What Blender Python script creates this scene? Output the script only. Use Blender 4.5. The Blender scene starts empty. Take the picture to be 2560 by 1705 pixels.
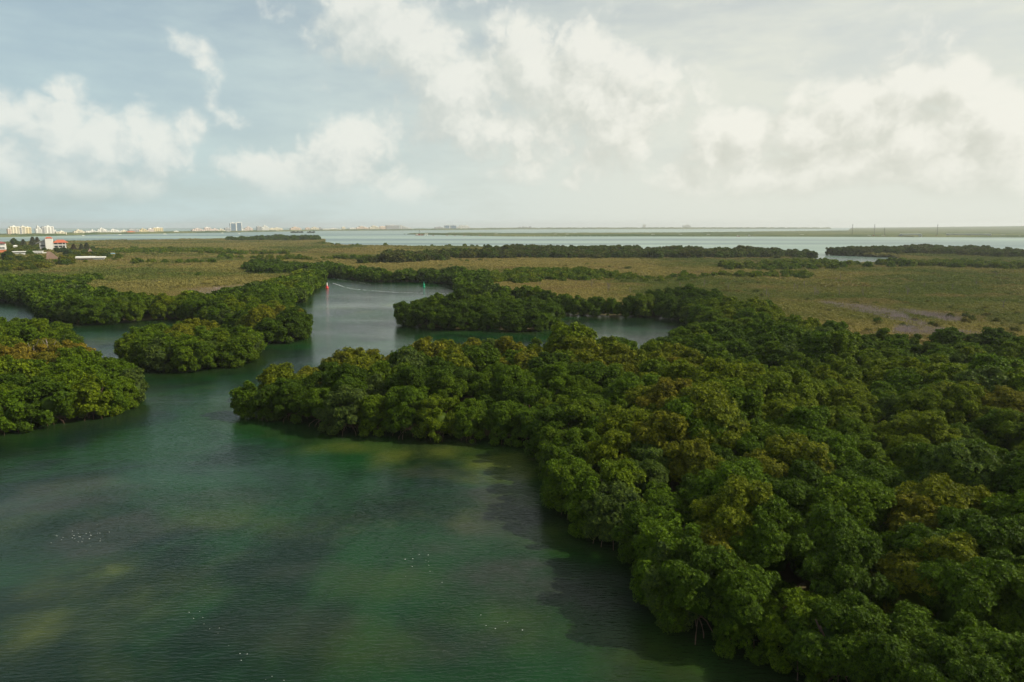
import bpy, bmesh, math, random
import numpy as np
from mathutils import Vector, Matrix

SC = bpy.context.scene
COL = SC.collection
R = math.radians
rng = np.random.default_rng(7)
random.seed(7)

# ------------------------------------------------------------------ camera
CAM_H, PITCH, F = 30.0, 9.56, 1707.0
cd = bpy.data.cameras.new('camera'); cam = bpy.data.objects.new('camera', cd); COL.objects.link(cam)
cam.location = (0, 0, CAM_H); cam.rotation_euler = (R(90 - PITCH), 0, 0)
cd.lens = 24; cd.sensor_width = 36; cd.clip_start = 0.5; cd.clip_end = 40000
SC.camera = cam

# ------------------------------------------------------------------ light and exposure
SUN_AZ, SUN_EL = 93.0, 38.0          # azimuth clockwise from the view direction (+Y)
SKY_STRENGTH, SUN_STRENGTH, EXPOSURE = 0.10, 5.0, 0.0
HAZE_DENSITY = 0.000085
SC.view_settings.view_transform = 'Standard'; SC.view_settings.look = 'None'
SC.view_settings.exposure = EXPOSURE; SC.view_settings.gamma = 1.0
SC.view_settings.use_curve_mapping = False
SC.cycles.max_bounces = 6; SC.cycles.diffuse_bounces = 1; SC.cycles.glossy_bounces = 2
SC.cycles.transmission_bounces = 3; SC.cycles.volume_bounces = 0; SC.cycles.transparent_max_bounces = 4
SC.cycles.caustics_reflective = False; SC.cycles.caustics_refractive = False
SC.cycles.use_denoising = True

sd = bpy.data.lights.new('sun', 'SUN'); sun = bpy.data.objects.new('sun', sd); COL.objects.link(sun)
sd.energy = SUN_STRENGTH; sd.angle = R(0.6); sd.color = (1.0, 0.92, 0.75)
az, el = R(SUN_AZ), R(SUN_EL)
sdir = Vector((math.sin(az) * math.cos(el), math.cos(az) * math.cos(el), math.sin(el)))
sun.rotation_euler = sdir.to_track_quat('Z', 'Y').to_euler()
sun.location = (60, 0, 80)


def ray(px, py):
    t = R(PITCH); xc = (px - 1280) / F; yc = -(py - 852.5) / F
    return Vector((xc, math.cos(t) + yc * math.sin(t), -math.sin(t) + yc * math.cos(t)))


def gp(px, py, z=0.0):
    d = ray(px, py); s = (z - CAM_H) / d.z
    return (d.x * s, d.y * s)


def azel(px, py):
    d = ray(px, py).normalized()
    return math.atan2(d.x, d.y), math.asin(d.z)


# ------------------------------------------------------------------ node helpers
class NT:
    def __init__(s, tree): s.t = tree; s.n = tree.nodes; s.l = tree.links
    def put(s, sock, v):
        if hasattr(v, 'is_output') or isinstance(v, bpy.types.NodeSocket): s.l.new(v, sock)
        elif v is not None: sock.default_value = v
    def math(s, op, a, b=None, c=None, clamp=False):
        n = s.n.new('ShaderNodeMath'); n.operation = op; n.use_clamp = clamp
        for i, v in enumerate((a, b, c)):
            if v is not None: s.put(n.inputs[i], v)
        return n.outputs[0]
    def vec(s, op, a, b=None, c=None):
        n = s.n.new('ShaderNodeVectorMath'); n.operation = op
        for i, v in enumerate((a, b, c)):
            if v is not None: s.put(n.inputs[i], v)
        return n.outputs['Value'] if op in ('LENGTH', 'DOT_PRODUCT', 'DISTANCE') else n.outputs[0]
    def noise(s, v, scale, detail=4, rough=0.55, dist=0.0, color=False, dim='3D'):
        n = s.n.new('ShaderNodeTexNoise'); n.noise_dimensions = dim
        s.put(n.inputs['Vector'], v); s.put(n.inputs['Scale'], scale); n.inputs['Detail'].default_value = detail
        n.inputs['Roughness'].default_value = rough; n.inputs['Distortion'].default_value = dist
        return n.outputs['Color' if color else 'Fac']
    def mr(s, v, a, b, c=0.0, d=1.0, smooth=True):
        n = s.n.new('ShaderNodeMapRange'); n.interpolation_type = 'SMOOTHSTEP' if smooth else 'LINEAR'
        for i, x in enumerate((v, a, b, c, d)): s.put(n.inputs[i], x)
        return n.outputs[0]
    def mix(s, f, a, b):
        n = s.n.new('ShaderNodeMix'); n.data_type = 'RGBA'
        s.put(n.inputs[0], f); s.put(n.inputs[6], a if not isinstance(a, tuple) else (*a[:3], 1)); s.put(n.inputs[7], b if not isinstance(b, tuple) else (*b[:3], 1))
        return n.outputs[2]
    def mul(s, a, b):
        n = s.n.new('ShaderNodeMix'); n.data_type = 'RGBA'; n.blend_type = 'MULTIPLY'; n.inputs[0].default_value = 1
        s.put(n.inputs[6], a if not isinstance(a, tuple) else (*a[:3], 1)); s.put(n.inputs[7], b if not isinstance(b, tuple) else (*b[:3], 1))
        return n.outputs[2]


# ------------------------------------------------------------------ world: Nishita sky with procedural cumulus
W = bpy.data.worlds.new('World'); SC.world = W; W.use_nodes = True
w = NT(W.node_tree); w.n.clear()
out = w.n.new('ShaderNodeOutputWorld'); bg = w.n.new('ShaderNodeBackground')
bg.inputs['Strength'].default_value = SKY_STRENGTH
w.l.new(bg.outputs[0], out.inputs[0])
sky = w.n.new('ShaderNodeTexSky'); sky.sky_type = 'NISHITA'; sky.sun_disc = False
sky.sun_elevation = R(SUN_EL); sky.sun_rotation = R(SUN_AZ)
sky.air_density = 1.0; sky.dust_density = 1.6; sky.ozone_density = 1.2
tc = w.n.new('ShaderNodeTexCoord')
sx = w.n.new('ShaderNodeSeparateXYZ'); w.l.new(tc.outputs['Generated'], sx.inputs[0])
azn = w.math('ARCTAN2', sx.outputs[0], sx.outputs[1])
eln = w.math('ARCSINE', w.math('MINIMUM', w.math('MAXIMUM', sx.outputs[2], -1.0), 1.0))
cb = w.n.new('ShaderNodeCombineXYZ'); w.l.new(azn, cb.inputs[0]); w.l.new(eln, cb.inputs[1])
P = cb.outputs[0]
CL = [  # full-frame pixel x, y, half width, half height, weight
    (930, 50, 130, 110, 1.0), (1040, 120, 120, 90, 1.0), (1130, 260, 140, 120, 1.0), (1190, 340, 90, 70, .95),
    (1330, 170, 170, 120, .9), (1480, 200, 200, 140, .9), (1600, 230, 150, 140, .75), (1450, 330, 260, 130, .75), (1300, 420, 120, 50, .7),
    (475, 125, 48, 42, .72), (520, 195, 42, 55, .66), (590, 265, 60, 40, .4),
    (20, 280, 90, 70, .8), (120, 330, 110, 70, .9), (60, 410, 150, 80, .8), (290, 340, 100, 70, .8), (430, 370, 90, 80, .75), (170, 440, 190, 45, .9), (180, 215, 70, 40, .6),
    (620, 410, 80, 50, .8), (740, 430, 120, 70, .85), (860, 400, 130, 90, .95), (960, 460, 140, 60, .75), (830, 225, 70, 35, .4),
    (2290, 220, 70, 60, .95), (2400, 225, 80, 70, .95), (2180, 290, 160, 90, .95), (2050, 270, 80, 60, .7), (2400, 330, 210, 100, 1.0), (2000, 350, 130, 70, .85),
    (1830, 360, 130, 80, .85), (1800, 240, 70, 70, .4), (2500, 410, 220, 90, .95), (2150, 420, 280, 60, .8), (1800, 440, 200, 60, .75), (1350, 20, 700, 50, .38), (2300, 60, 350, 90, .35)]


def cloud_density(p):
    # big shapes by place, broken up by warped noise
    wn = w.noise(p, 9.0, 3, .55, color=True)
    pw = w.vec('MULTIPLY_ADD', w.vec('SUBTRACT', wn, (.5, .5, .5)), (.11, .075, 0), p)
    pw = w.vec('MULTIPLY', pw, (1, 1, 0))
    acc = None
    for (x, y, rx, ry, wt) in CL:
        a, e = azel(x, y); ra, re = rx * 1.7 / F, ry * 1.7 / F
        ln = w.vec('LENGTH', w.vec('MULTIPLY_ADD', pw, (1 / ra, 1 / re, 0), (-a / ra, -e / re, 0)))
        m = w.mr(ln, 1.0, 0.15, 0.0, wt)
        acc = m if acc is None else w.math('MAXIMUM', acc, m)
    # outside the frame: scattered cumulus everywhere
    sep = w.n.new('ShaderNodeSeparateXYZ'); w.l.new(p, sep.inputs[0])
    offa = w.math('ABSOLUTE', sep.outputs[0])
    outside = w.math('MAXIMUM', w.mr(offa, .62, .85), w.mr(sep.outputs[1], .31, .5))
    big = w.mr(w.noise(p, 3.2, 3, .5), .45, .68, 0, .9)
    acc = w.math('MAXIMUM', acc, w.math('MULTIPLY', big, outside))
    wv = w.vec('MULTIPLY_ADD', w.vec('SUBTRACT', w.noise(p, 30.0, 3, .6, color=True), (.5, .5, .5)), (.035, .030, 0), p)

    def puffs(sc, off):
        vo = w.n.new('ShaderNodeTexVoronoi'); vo.feature = 'SMOOTH_F1'; vo.inputs['Scale'].default_value = sc; vo.inputs['Smoothness'].default_value = .35
        w.l.new(w.vec('ADD', wv, (off, off, 0)), vo.inputs['Vector']); return w.math('SUBTRACT', .42, vo.outputs['Distance'])
    n1 = w.noise(wv, 13.0, 8, .62)
    pf = w.math('ADD', w.math('MULTIPLY', puffs(16, 0), .42), w.math('ADD', w.math('MULTIPLY', puffs(38, 3.1), .28), w.math('MULTIPLY', puffs(90, 7.7), .16)))
    return w.math('ADD', w.math('MULTIPLY_ADD', acc, 1.35, pf), w.math('MULTIPLY', w.math('SUBTRACT', n1, .58), 2.2)), acc


d0, a0 = cloud_density(P)
d1, a1 = cloud_density(w.vec('ADD', P, (.022, .030, 0)))
cover = w.mr(d0, .12, .85)
lit = w.mr(w.math('SUBTRACT', d0, d1), -.60, .55)
# base sky: the clear air whitened by thin veil, more towards the horizon and the right
elp = w.math('MAXIMUM', eln, 0.0)
veil = w.math('ADD', w.mr(elp, .42, .0, .48, .97, smooth=False), w.math('MULTIPLY', w.mr(azn, -.55, .4, -.08, .2), w.mr(elp, .45, .05, .75, 1.0)))
vn = w.noise(w.vec('MULTIPLY', P, (1, 3.5, 1)), 5.0, 5, .6)
veil = w.math('ADD', veil, w.mr(vn, .3, .75, -.12, .16), clamp=True)
right = w.mr(azn, -.6, .35)
veil_col = w.mix(right, (5.6, 7.0, 7.0), (7.6, 7.85, 7.0))
base = w.mix(veil, sky.outputs[0], veil_col)
shade_c = w.mix(right, (5.9, 6.7, 6.6), (6.5, 6.6, 5.8))
light_c = w.mix(right, (8.6, 8.8, 8.1), (9.2, 9.1, 8.2))
cc = w.mix(lit, shade_c, light_c)
fade = w.mr(eln, .0, .10, .25, 1.0)      # clouds sink into the haze low down
low = w.mr(eln, .02, .10)
cf = w.math('MULTIPLY', w.math('MULTIPLY', cover, .82), w.math('MULTIPLY', fade, w.mr(eln, .015, .05)))
skycol = w.mix(cf, base, cc)
w.l.new(skycol, bg.inputs['Color'])
W.cycles.sampling_method = 'MANUAL'; W.cycles.sample_map_resolution = 512

# ------------------------------------------------------------------ materials
MATS = {}


def mat(name, col=(.5, .5, .5), rough=.7, spec=.3, noise=None, metal=0):
    if name in MATS: return MATS[name]
    m = bpy.data.materials.new(name); m.use_nodes = True; t = NT(m.node_tree)
    b = t.n['Principled BSDF']; b.inputs['Roughness'].default_value = rough
    b.inputs['Specular IOR Level'].default_value = spec; b.inputs['Metallic'].default_value = metal
    g = t.n.new('ShaderNodeNewGeometry')
    if noise:
        sc, amt = noise
        f = t.noise(g.outputs['Position'], sc, 5, .6)
        c = t.mul(tuple(col), t.mix(f, (1 - amt,) * 3, (1 + amt,) * 3))
        t.l.new(c, b.inputs['Base Color'])
    else:
        b.inputs['Base Color'].default_value = (*col, 1)
    MATS[name] = m
    return m


def leaf_material(name, transl=.16, gloss=.10):
    m = bpy.data.materials.new(name); m.use_nodes = True; t = NT(m.node_tree); t.n.clear()
    o = t.n.new('ShaderNodeOutputMaterial')
    at = t.n.new('ShaderNodeAttribute'); at.attribute_type = 'INSTANCER'; at.attribute_name = 'tint'
    v = t.n.new('ShaderNodeAttribute'); v.attribute_type = 'GEOMETRY'; v.attribute_name = 'leaf_tone'
    g = t.n.new('ShaderNodeNewGeometry')
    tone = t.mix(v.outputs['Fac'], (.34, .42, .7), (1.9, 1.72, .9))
    pn = t.noise(g.outputs['Position'], .55, 3, .6)
    pt = t.mix(pn, (.75, .82, .95), (1.3, 1.18, 1.0))
    c = t.mul(t.mul(at.outputs['Color'], tone), pt)
    d = t.n.new('ShaderNodeBsdfPrincipled'); t.l.new(c, d.inputs['Base Color'])
    d.inputs['Roughness'].default_value = .6; d.inputs['Specular IOR Level'].default_value = gloss
    tr = t.n.new('ShaderNodeBsdfTranslucent'); t.l.new(t.mul(c, (1.5, 1.6, .7)), tr.inputs['Color'])
    mx = t.n.new('ShaderNodeMixShader'); mx.inputs[0].default_value = transl
    t.l.new(d.outputs[0], mx.inputs[1]); t.l.new(tr.outputs[0], mx.inputs[2]); t.l.new(mx.outputs[0], o.inputs[0])
    MATS[name] = m
    return m


LEAF = leaf_material('mangrove_leaf')
BARK = mat('mangrove_bark', (.13, .085, .06), .9, .1, (3, .5))
GREYWOOD = mat('dead_wood', (.18, .15, .13), .9, .1, (3, .4))

# ------------------------------------------------------------------ mesh helpers


def mesh_np(name, V, Fq, m=None, attrs=None):
    """V (n,3); Fq (k,4) or list of arrays with equal loop counts."""
    me = bpy.data.meshes.new(name)
    V = np.asarray(V, np.float32); Fs = Fq if isinstance(Fq, list) else [Fq]
    Fs = [np.asarray(f, np.int32) for f in Fs if len(f)]
    me.vertices.add(len(V)); me.vertices.foreach_set('co', V.ravel())
    loops = np.concatenate([f.ravel() for f in Fs]); sizes = np.concatenate([np.full(len(f), f.shape[1]) for f in Fs])
    me.loops.add(len(loops)); me.loops.foreach_set('vertex_index', loops)
    me.polygons.add(len(sizes)); st = np.concatenate([[0], np.cumsum(sizes)[:-1]]).astype(np.int32)
    me.polygons.foreach_set('loop_start', st)
    me.update(calc_edges=True); me.validate()
    if m: me.materials.append(m)
    for k, (dom, typ, arr) in (attrs or {}).items():
        a = me.attributes.new(k, typ, dom)
        a.data.foreach_set('value' if typ == 'FLOAT' else ('vector' if typ == 'FLOAT_VECTOR' else 'color'), np.asarray(arr, np.float32).ravel())
    return me


def link(o, parent=None):
    COL.objects.link(o)
    if parent is not None: o.parent = parent
    return o


def obj(name, me, parent=None, loc=None):
    o = bpy.data.objects.new(name, me); link(o, parent)
    if loc is not None: o.location = loc
    return o


def empty(name, loc=(0, 0, 0), rz=0.0):
    o = bpy.data.objects.new(name, None); COL.objects.link(o); o.location = loc; o.rotation_euler = (0, 0, rz)
    o.empty_display_size = .5
    return o


def tag(o, label, cat=None, group=None, kind=None):
    if label: o['label'] = label
    if cat: o['category'] = cat
    if group: o['group'] = group
    if kind: o['kind'] = kind
    return o


class MB:
    """collects simple solids and links them as one mesh"""
    def __init__(s): s.v = []; s.f = []
    def add(s, vs, fs):
        b = len(s.v); s.v += [tuple(v) for v in vs]; s.f += [[b + i for i in f] for f in fs]; return s
    def box(s, x0, y0, z0, x1, y1, z1, rz=0):
        return s.add([(x0, y0, z0), (x1, y0, z0), (x1, y1, z0), (x0, y1, z0), (x0, y0, z1), (x1, y0, z1), (x1, y1, z1), (x0, y1, z1)],
                     [(0, 3, 2, 1), (4, 5, 6, 7), (0, 1, 5, 4), (1, 2, 6, 5), (2, 3, 7, 6), (3, 0, 4, 7)])
    def frustum(s, x0, y0, x1, y1, z0, z1, inx, iny):
        return s.add([(x0, y0, z0), (x1, y0, z0), (x1, y1, z0), (x0, y1, z0), (x0 + inx, y0 + iny, z1), (x1 - inx, y0 + iny, z1), (x1 - inx, y1 - iny, z1), (x0 + inx, y1 - iny, z1)],
                     [(0, 3, 2, 1), (4, 5, 6, 7), (0, 1, 5, 4), (1, 2, 6, 5), (2, 3, 7, 6), (3, 0, 4, 7)])
    def lathe(s, prof, n=12, cx=0, cy=0):
        vs = []; fs = []
        for (r, z) in prof:
            for k in range(n): a = 2 * math.pi * k / n; vs.append((cx + r * math.cos(a), cy + r * math.sin(a), z))
        for i in range(len(prof) - 1):
            for k in range(n):
                k2 = (k + 1) % n; fs.append((i * n + k, i * n + k2, (i + 1) * n + k2, (i + 1) * n + k))
        fs.append(tuple(range(n))[::-1]); fs.append(tuple((len(prof) - 1) * n + k for k in range(n)))
        return s.add(vs, fs)
    def tube(s, pts, rad, n=6):
        pts = [Vector(p) for p in pts]; vs = []; fs = []
        if not hasattr(rad, '__len__'): rad = [rad] * len(pts)
        for i, p in enumerate(pts):
            d = (pts[min(i + 1, len(pts) - 1)] - pts[max(i - 1, 0)]).normalized()
            u = d.orthogonal().normalized(); v = d.cross(u)
            for k in range(n):
                a = 2 * math.pi * k / n; vs.append(p + (u * math.cos(a) + v * math.sin(a)) * rad[i])
        for i in range(len(pts) - 1):
            for k in range(n):
                k2 = (k + 1) % n; fs.append((i * n + k, i * n + k2, (i + 1) * n + k2, (i + 1) * n + k))
        fs.append(tuple(range(n))[::-1]); fs.append(tuple((len(pts) - 1) * n + k for k in range(n)))
        return s.add(vs, fs)
    def mesh(s, name, m):
        me = bpy.data.meshes.new(name); me.from_pydata([tuple(v) for v in s.v], [], s.f); me.update()
        if m: me.materials.append(m)
        return me
    def build(s, name, m, parent=None, loc=None): return obj(name, s.mesh(name, m), parent, loc)


# ------------------------------------------------------------------ numpy value noise
_perm = np.random.default_rng(3).random((256, 256))


def vnoise(x, y):
    xi = np.floor(x).astype(int); yi = np.floor(y).astype(int); xf = x - xi; yf = y - yi
    u = xf * xf * (3 - 2 * xf); v = yf * yf * (3 - 2 * yf)
    g = lambda a, b: _perm[a & 255, b & 255]
    return (g(xi, yi) * (1 - u) + g(xi + 1, yi) * u) * (1 - v) + (g(xi, yi + 1) * (1 - u) + g(xi + 1, yi + 1) * u) * v


def fbm(x, y, sc, octv=4):
    s = 0; a = 1; t = 0
    for i in range(octv):
        s = s + a * vnoise(x * sc + 17.3 * i, y * sc + 9.1 * i); t += a; a *= .5; sc *= 2.03
    return s / t


# ------------------------------------------------------------------ land outlines
def poly(pts, zs=1.0): return np.array([gp(p[0], p[1], p[2] * zs if len(p) > 2 else 0.0) for p in pts])


def inside(pl, x, y):
    c = np.zeros(x.shape, bool); n = len(pl); j = n - 1
    for i in range(n):
        xi, yi = pl[i]; xj, yj = pl[j]
        m = ((yi > y) != (yj > y)) & (x < (xj - xi) * (y - yi) / (yj - yi + 1e-12) + xi)
        c ^= m; j = i
    return c


def sdist(pl, x, y):
    """positive inside"""
    d = np.full(x.shape, 1e9); n = len(pl)
    for i in range(n):
        ax, ay = pl[i]; bx, by = pl[(i + 1) % n]; ex, ey = bx - ax, by - ay
        t = np.clip(((x - ax) * ex + (y - ay) * ey) / (ex * ex + ey * ey + 1e-12), 0, 1)
        d = np.minimum(d, np.hypot(x - ax - t * ex, y - ay - t * ey))
    return np.where(inside(pl, x, y), d, -d)


L1 = poly([(-700, 1115), (0, 1090), (53, 1086), (95, 1074), (153, 1063), (206, 1056), (283, 1043), (332, 1029), (358, 1003), (366, 965, 2), (350, 915, 4), (332, 902, 4),
           (290, 884, 4), (245, 872, 4), (200, 860, 4), (197, 836, 4), (165, 809, 4), (115, 804, 4), (0, 795, 4), (-700, 775, 4)], 1.45)
L2 = poly([(288, 878, 1), (306, 912), (355, 931), (420, 934), (497, 932), (550, 924), (596, 920), (636, 909), (652, 885, 0), (640, 848, 3), (573, 826, 4), (478, 818, 4), (382, 822, 4), (330, 846, 4)], 1.1)
R1 = poly([(990, 800), (996, 814), (1065, 822), (1137, 828), (1206, 827), (1283, 831), (1367, 829), (1424, 802), (1404, 775, 4), (1397, 762, 5), (1359, 748, 5),
           (1244, 739, 5), (1168, 742, 5), (1080, 748, 5), (1015, 766, 4)], 1.2)
BANK_F = [(585, 1047), (627, 1053), (699, 1057), (764, 1067), (803, 1082), (837, 1091), (900, 1092), (1034, 1101), (1114, 1111), (1183, 1113), (1283, 1116), (1344, 1135),
          (1352, 1172), (1350, 1208), (1362, 1243), (1375, 1280), (1405, 1318), (1452, 1348), (1550, 1400), (1590, 1460), (1618, 1525), (1660, 1580), (1765, 1625), (1870, 1660), (1985, 1712),
          (2110, 1790), (2400, 1950)]
F1 = poly([(583, 1040)] + BANK_F + [(3600, 1950), (3600, 828, 6), (2560, 832, 6), (2425, 835, 6), (2310, 843, 6), (2215, 835, 6), (2120, 809, 6), (2043, 797, 6), (1947, 790, 6), (1760, 812, 4),
           (1696, 820, 5), (1640, 840, 5), (1604, 856, 5), (1580, 850, 5), (1566, 830, 6), (1500, 830, 6), (1432, 826, 6), (1390, 842, 5), (1300, 854, 5), (1200, 852, 5), (1110, 846, 5), (1030, 857, 5),
           (1007, 873, 5), (980, 866, 5), (900, 872, 5), (803, 888, 5), (780, 902, 5), (726, 907, 5), (680, 922, 4), (614, 962, 3), (592, 985, 1), (582, 1015, 0)], 1.25)
M1 = poly([(-900, 735), (0, 755), (80, 765), (103, 791), (141, 807), (183, 814), (252, 814), (321, 809), (382, 803), (455, 799), (520, 812), (590, 850), (634, 864), (688, 862), (745, 856), (772, 851),
           (777, 824, 2), (764, 798, 3), (738, 780, 3), (722, 763), (760, 757), (780, 728), (806, 716), (811, 693), (828, 694), (896, 700), (930, 705), (981, 705), (1049, 705), (1122, 711), (1142, 717),
           (1143, 736), (1160, 748), (1300, 756), (1400, 785), (1422, 791), (1551, 793), (1696, 799), (1708, 812), (1760, 835), (2000, 900), (3600, 900), (3600, 640), (2560, 629, 5), (2400, 622, 5),
           (2300, 618, 5), (2200, 621, 5), (2100, 624, 5), (2026, 629, 4), (2018, 630, 4), (1920, 623, 6), (1800, 621, 6), (1700, 619, 6), (1610, 622, 6), (1595, 616, 6), (1280, 617, 6), (1190, 613, 4),
           (1000, 613, 4), (900, 612, 4), (820, 609, 4), (803, 605, 2), (797, 593, 5), (700, 591, 6), (640, 595, 3), (408, 599, 3), (163, 602, 3), (0, 605, 3), (-900, 615, 3)])
INLET = poly([(2010, 630, 4), (2030, 632), (2054, 638), (2140, 641), (2226, 642.5), (2236, 646), (2165, 657, 2), (2108, 660, 2), (2075, 650, 3), (2045, 642, 3)])


def land_sdf(x, y):
    d = np.full(x.shape, -1e9)
    for p in (L1, L2, R1, F1, M1): d = np.maximum(d, sdist(p, x, y))
    return np.minimum(d, -sdist(INLET, x, y))


# tall tree zones inside the big mangrove flat
TALL = [
    ('R2', poly([(1397, 794), (1551, 796), (1700, 801), (1725, 835), (1960, 800, 6), (1935, 770, 6), (1890, 751, 6), (1800, 744, 6), (1688, 735, 6), (1627, 737, 6), (1543, 747, 6), (1397, 748, 6)])),
    ('T2', poly([(760, 684), (811, 693), (828, 694), (896, 700), (981, 705), (1049, 705), (1122, 711), (1142, 718), (1200, 702, 6), (1240, 692, 6), (1100, 675, 6), (1000, 676, 6), (900, 670, 6), (840, 665, 6), (760, 658, 6), (690, 653, 6), (640, 652, 6), (660, 667, 6)])),
    ('T2b', poly([(1130, 703, 2), (1321, 706, 2), (1400, 697, 2), (1650, 699, 2), (1800, 692, 2), (1900, 692, 2), (2010, 686, 2), (1990, 676, 6), (1800, 672, 6), (1627, 677, 6), (1474, 666, 6), (1359, 660, 6), (1250, 668, 6), (1150, 677, 6)])),
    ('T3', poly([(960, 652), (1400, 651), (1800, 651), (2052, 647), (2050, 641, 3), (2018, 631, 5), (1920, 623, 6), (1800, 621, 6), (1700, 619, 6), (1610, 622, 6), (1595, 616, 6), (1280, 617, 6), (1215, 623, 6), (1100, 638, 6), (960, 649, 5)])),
    ('T4', poly([(2022, 631, 4), (2054, 638), (2226, 642), (2300, 642), (2560, 650), (3600, 660), (3600, 640), (2560, 629, 5), (2400, 622, 5), (2300, 618, 5), (2200, 621, 5), (2100, 624, 5)])),
    ('T5', poly([(1820, 670, 3), (1900, 657, 5), (1980, 650, 5), (2080, 647, 5), (2112, 657, 4), (2108, 665, 3), (1950, 672, 3)])),
    ('T5b', poly([(2190, 662, 3), (2232, 648, 4), (2350, 650, 4), (2560, 655, 4), (2560, 672, 3), (2400, 666, 3)])),
    ('T6', poly([(245, 624, 4), (330, 617, 5), (480, 620, 5), (640, 625, 5), (720, 632, 4), (700, 638, 2), (480, 634, 2), (330, 636, 2), (245, 634, 2)])),
    ('T6b', poly([(326, 653, 3), (400, 647, 5), (500, 645, 5), (540, 650, 4), (530, 657, 2), (340, 659, 2)])),
    ('T6c', poly([(560, 640, 3), (700, 640, 5), (900, 640, 5), (960, 646, 4), (900, 649, 2), (600, 646, 2)])),
    ('T7', poly([(560, 598, 5), (700, 591, 6), (795, 593, 5), (802, 604), (640, 603, 2)])),
    ('VG', poly([(-300, 690), (60, 684), (150, 672), (235, 668), (262, 656), (262, 640), (190, 626, 4), (100, 618, 4), (0, 612, 4), (-300, 612, 4)])),
    ('SH', poly([(820, 609, 4), (900, 612, 4), (1000, 613, 4), (1190, 613, 4), (1280, 617, 6), (1200, 619), (900, 617), (812, 612)])),
]
SCRUB1 = poly([(215, 735, 2), (300, 752, 2), (420, 764, 2), (560, 755, 2), (640, 735, 2), (720, 712, 2), (765, 694, 2), (735, 676, 2), (640, 667, 2), (400, 672, 2), (280, 690, 2), (200, 712, 2)])
L4BACK = poly([(-900, 735), (0, 755), (80, 765), (103, 791), (183, 814), (321, 809), (455, 799), (520, 812), (590, 850), (634, 864), (688, 862), (772, 851), (777, 824, 2), (738, 780, 3), (722, 763), (760, 757),
               (780, 728), (806, 716), (812, 690), (760, 676, 6), (715, 674, 6), (400, 678, 6), (0, 680, 6), (-900, 680, 6)])

# ------------------------------------------------------------------ terrain (mud flat and lagoon floor) and water
AZ = np.radians(np.concatenate([np.linspace(-62, 62, 620)]))
RR = np.concatenate([np.geomspace(14, 60, 40)[:-1], np.geomspace(60, 700, 330)[:-1], np.geomspace(700, 12500, 260)])


def polar(AZ, RR):
    A, Q = np.meshgrid(AZ, RR); return Q * np.sin(A), Q * np.cos(A)


def grid_faces(nr, na):
    i = np.arange(nr - 1)[:, None] * na + np.arange(na - 1)[None, :]
    return np.stack([i, i + 1, i + 1 + na, i + na], -1).reshape(-1, 4)


gx, gy = polar(AZ, RR)
# far lands: outlines used for the distant canopy sheets too
FAR_FRONT = [(-900, 603), (0, 593), (136, 589.6), (272, 585.6), (408, 583.6), (640, 580), (800, 577), (1020, 576), (1280, 573.4), (1500, 572.9), (1920, 572.4), (2115, 572)]
ff = [gp(*p) for p in FAR_FRONT]
SPIT = np.array(ff + [(p[0] * (1 + 330 / math.hypot(*p)), p[1] * (1 + 330 / math.hypot(*p))) for p in ff[::-1]])
BAYL = poly([(1008, 585.5), (1100, 587.5), (1180, 589.5), (1280, 590.8), (1600, 590.8), (1920, 591.4), (2300, 592.7), (2700, 594), (3900, 596), (3900, 569.4), (2128, 569.4), (2120, 576, 5), (1920, 578, 5), (1700, 580.8, 5),
             (1500, 581.8, 5), (1280, 582.2, 5), (1150, 581.4, 5), (1090, 583, 4)])
sdl = land_sdf(gx.ravel(), gy.ravel())
zt = np.clip(sdl * .25 - 1.1, -1.8, .3) + (fbm(gx.ravel(), gy.ravel(), .3) - .5) * .15
MUD = bpy.data.materials.new('mud_and_litter'); MUD.use_nodes = True; t = NT(MUD.node_tree); b = t.n['Principled BSDF']
g = t.n.new('ShaderNodeNewGeometry')
nz = t.noise(g.outputs['Position'], .05, 6, .65); nf = t.noise(g.outputs['Position'], 1.3, 4, .6)
c = t.mix(nz, (.06, .052, .022), (.12, .10, .045)); c = t.mul(c, t.mix(nf, (.6,) * 3, (1.35,) * 3))
t.l.new(c, b.inputs['Base Color']); b.inputs['Roughness'].default_value = .95; b.inputs['Specular IOR Level'].default_value = .1
tag(obj('ground', mesh_np('ground', np.stack([gx.ravel(), gy.ravel(), zt], -1), grid_faces(len(RR), len(AZ)), MUD)), 'dark muddy flat under the mangroves and scrub', None, None, 'structure')

# water: one sheet, with what lies under it as two painted fields (sand shoals, weed beds)
AZW = np.radians(np.concatenate([np.linspace(-180, -50, 27)[:-1], np.linspace(-50, 50, 420), np.linspace(50, 180, 27)[1:]]))
RW = np.concatenate([[.01, 10], np.geomspace(20, 400, 300)[:-1], np.geomspace(400, 12500, 140)])
wx, wy = polar(AZW, RW); wxf, wyf = wx.ravel(), wy.ravel()


def blobs(lst, x, y):
    acc = np.zeros_like(x)
    wob = (fbm(x, y, .13, 5) - .5) * 1.7
    for (px, py, rx, ry, wt) in lst:
        cx, cy = gp(px, py); x1, _ = gp(px + rx, py); _, y1 = gp(px, py - ry)
        a = abs(x1 - cx); bq = abs(y1 - cy)
        q = np.hypot((x - cx) / (a * 1.5), (y - cy) / (bq * 1.5)) + wob
        acc = np.maximum(acc, wt * np.clip(1.15 - q, 0, 1) ** 1.3)
    return acc


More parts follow.
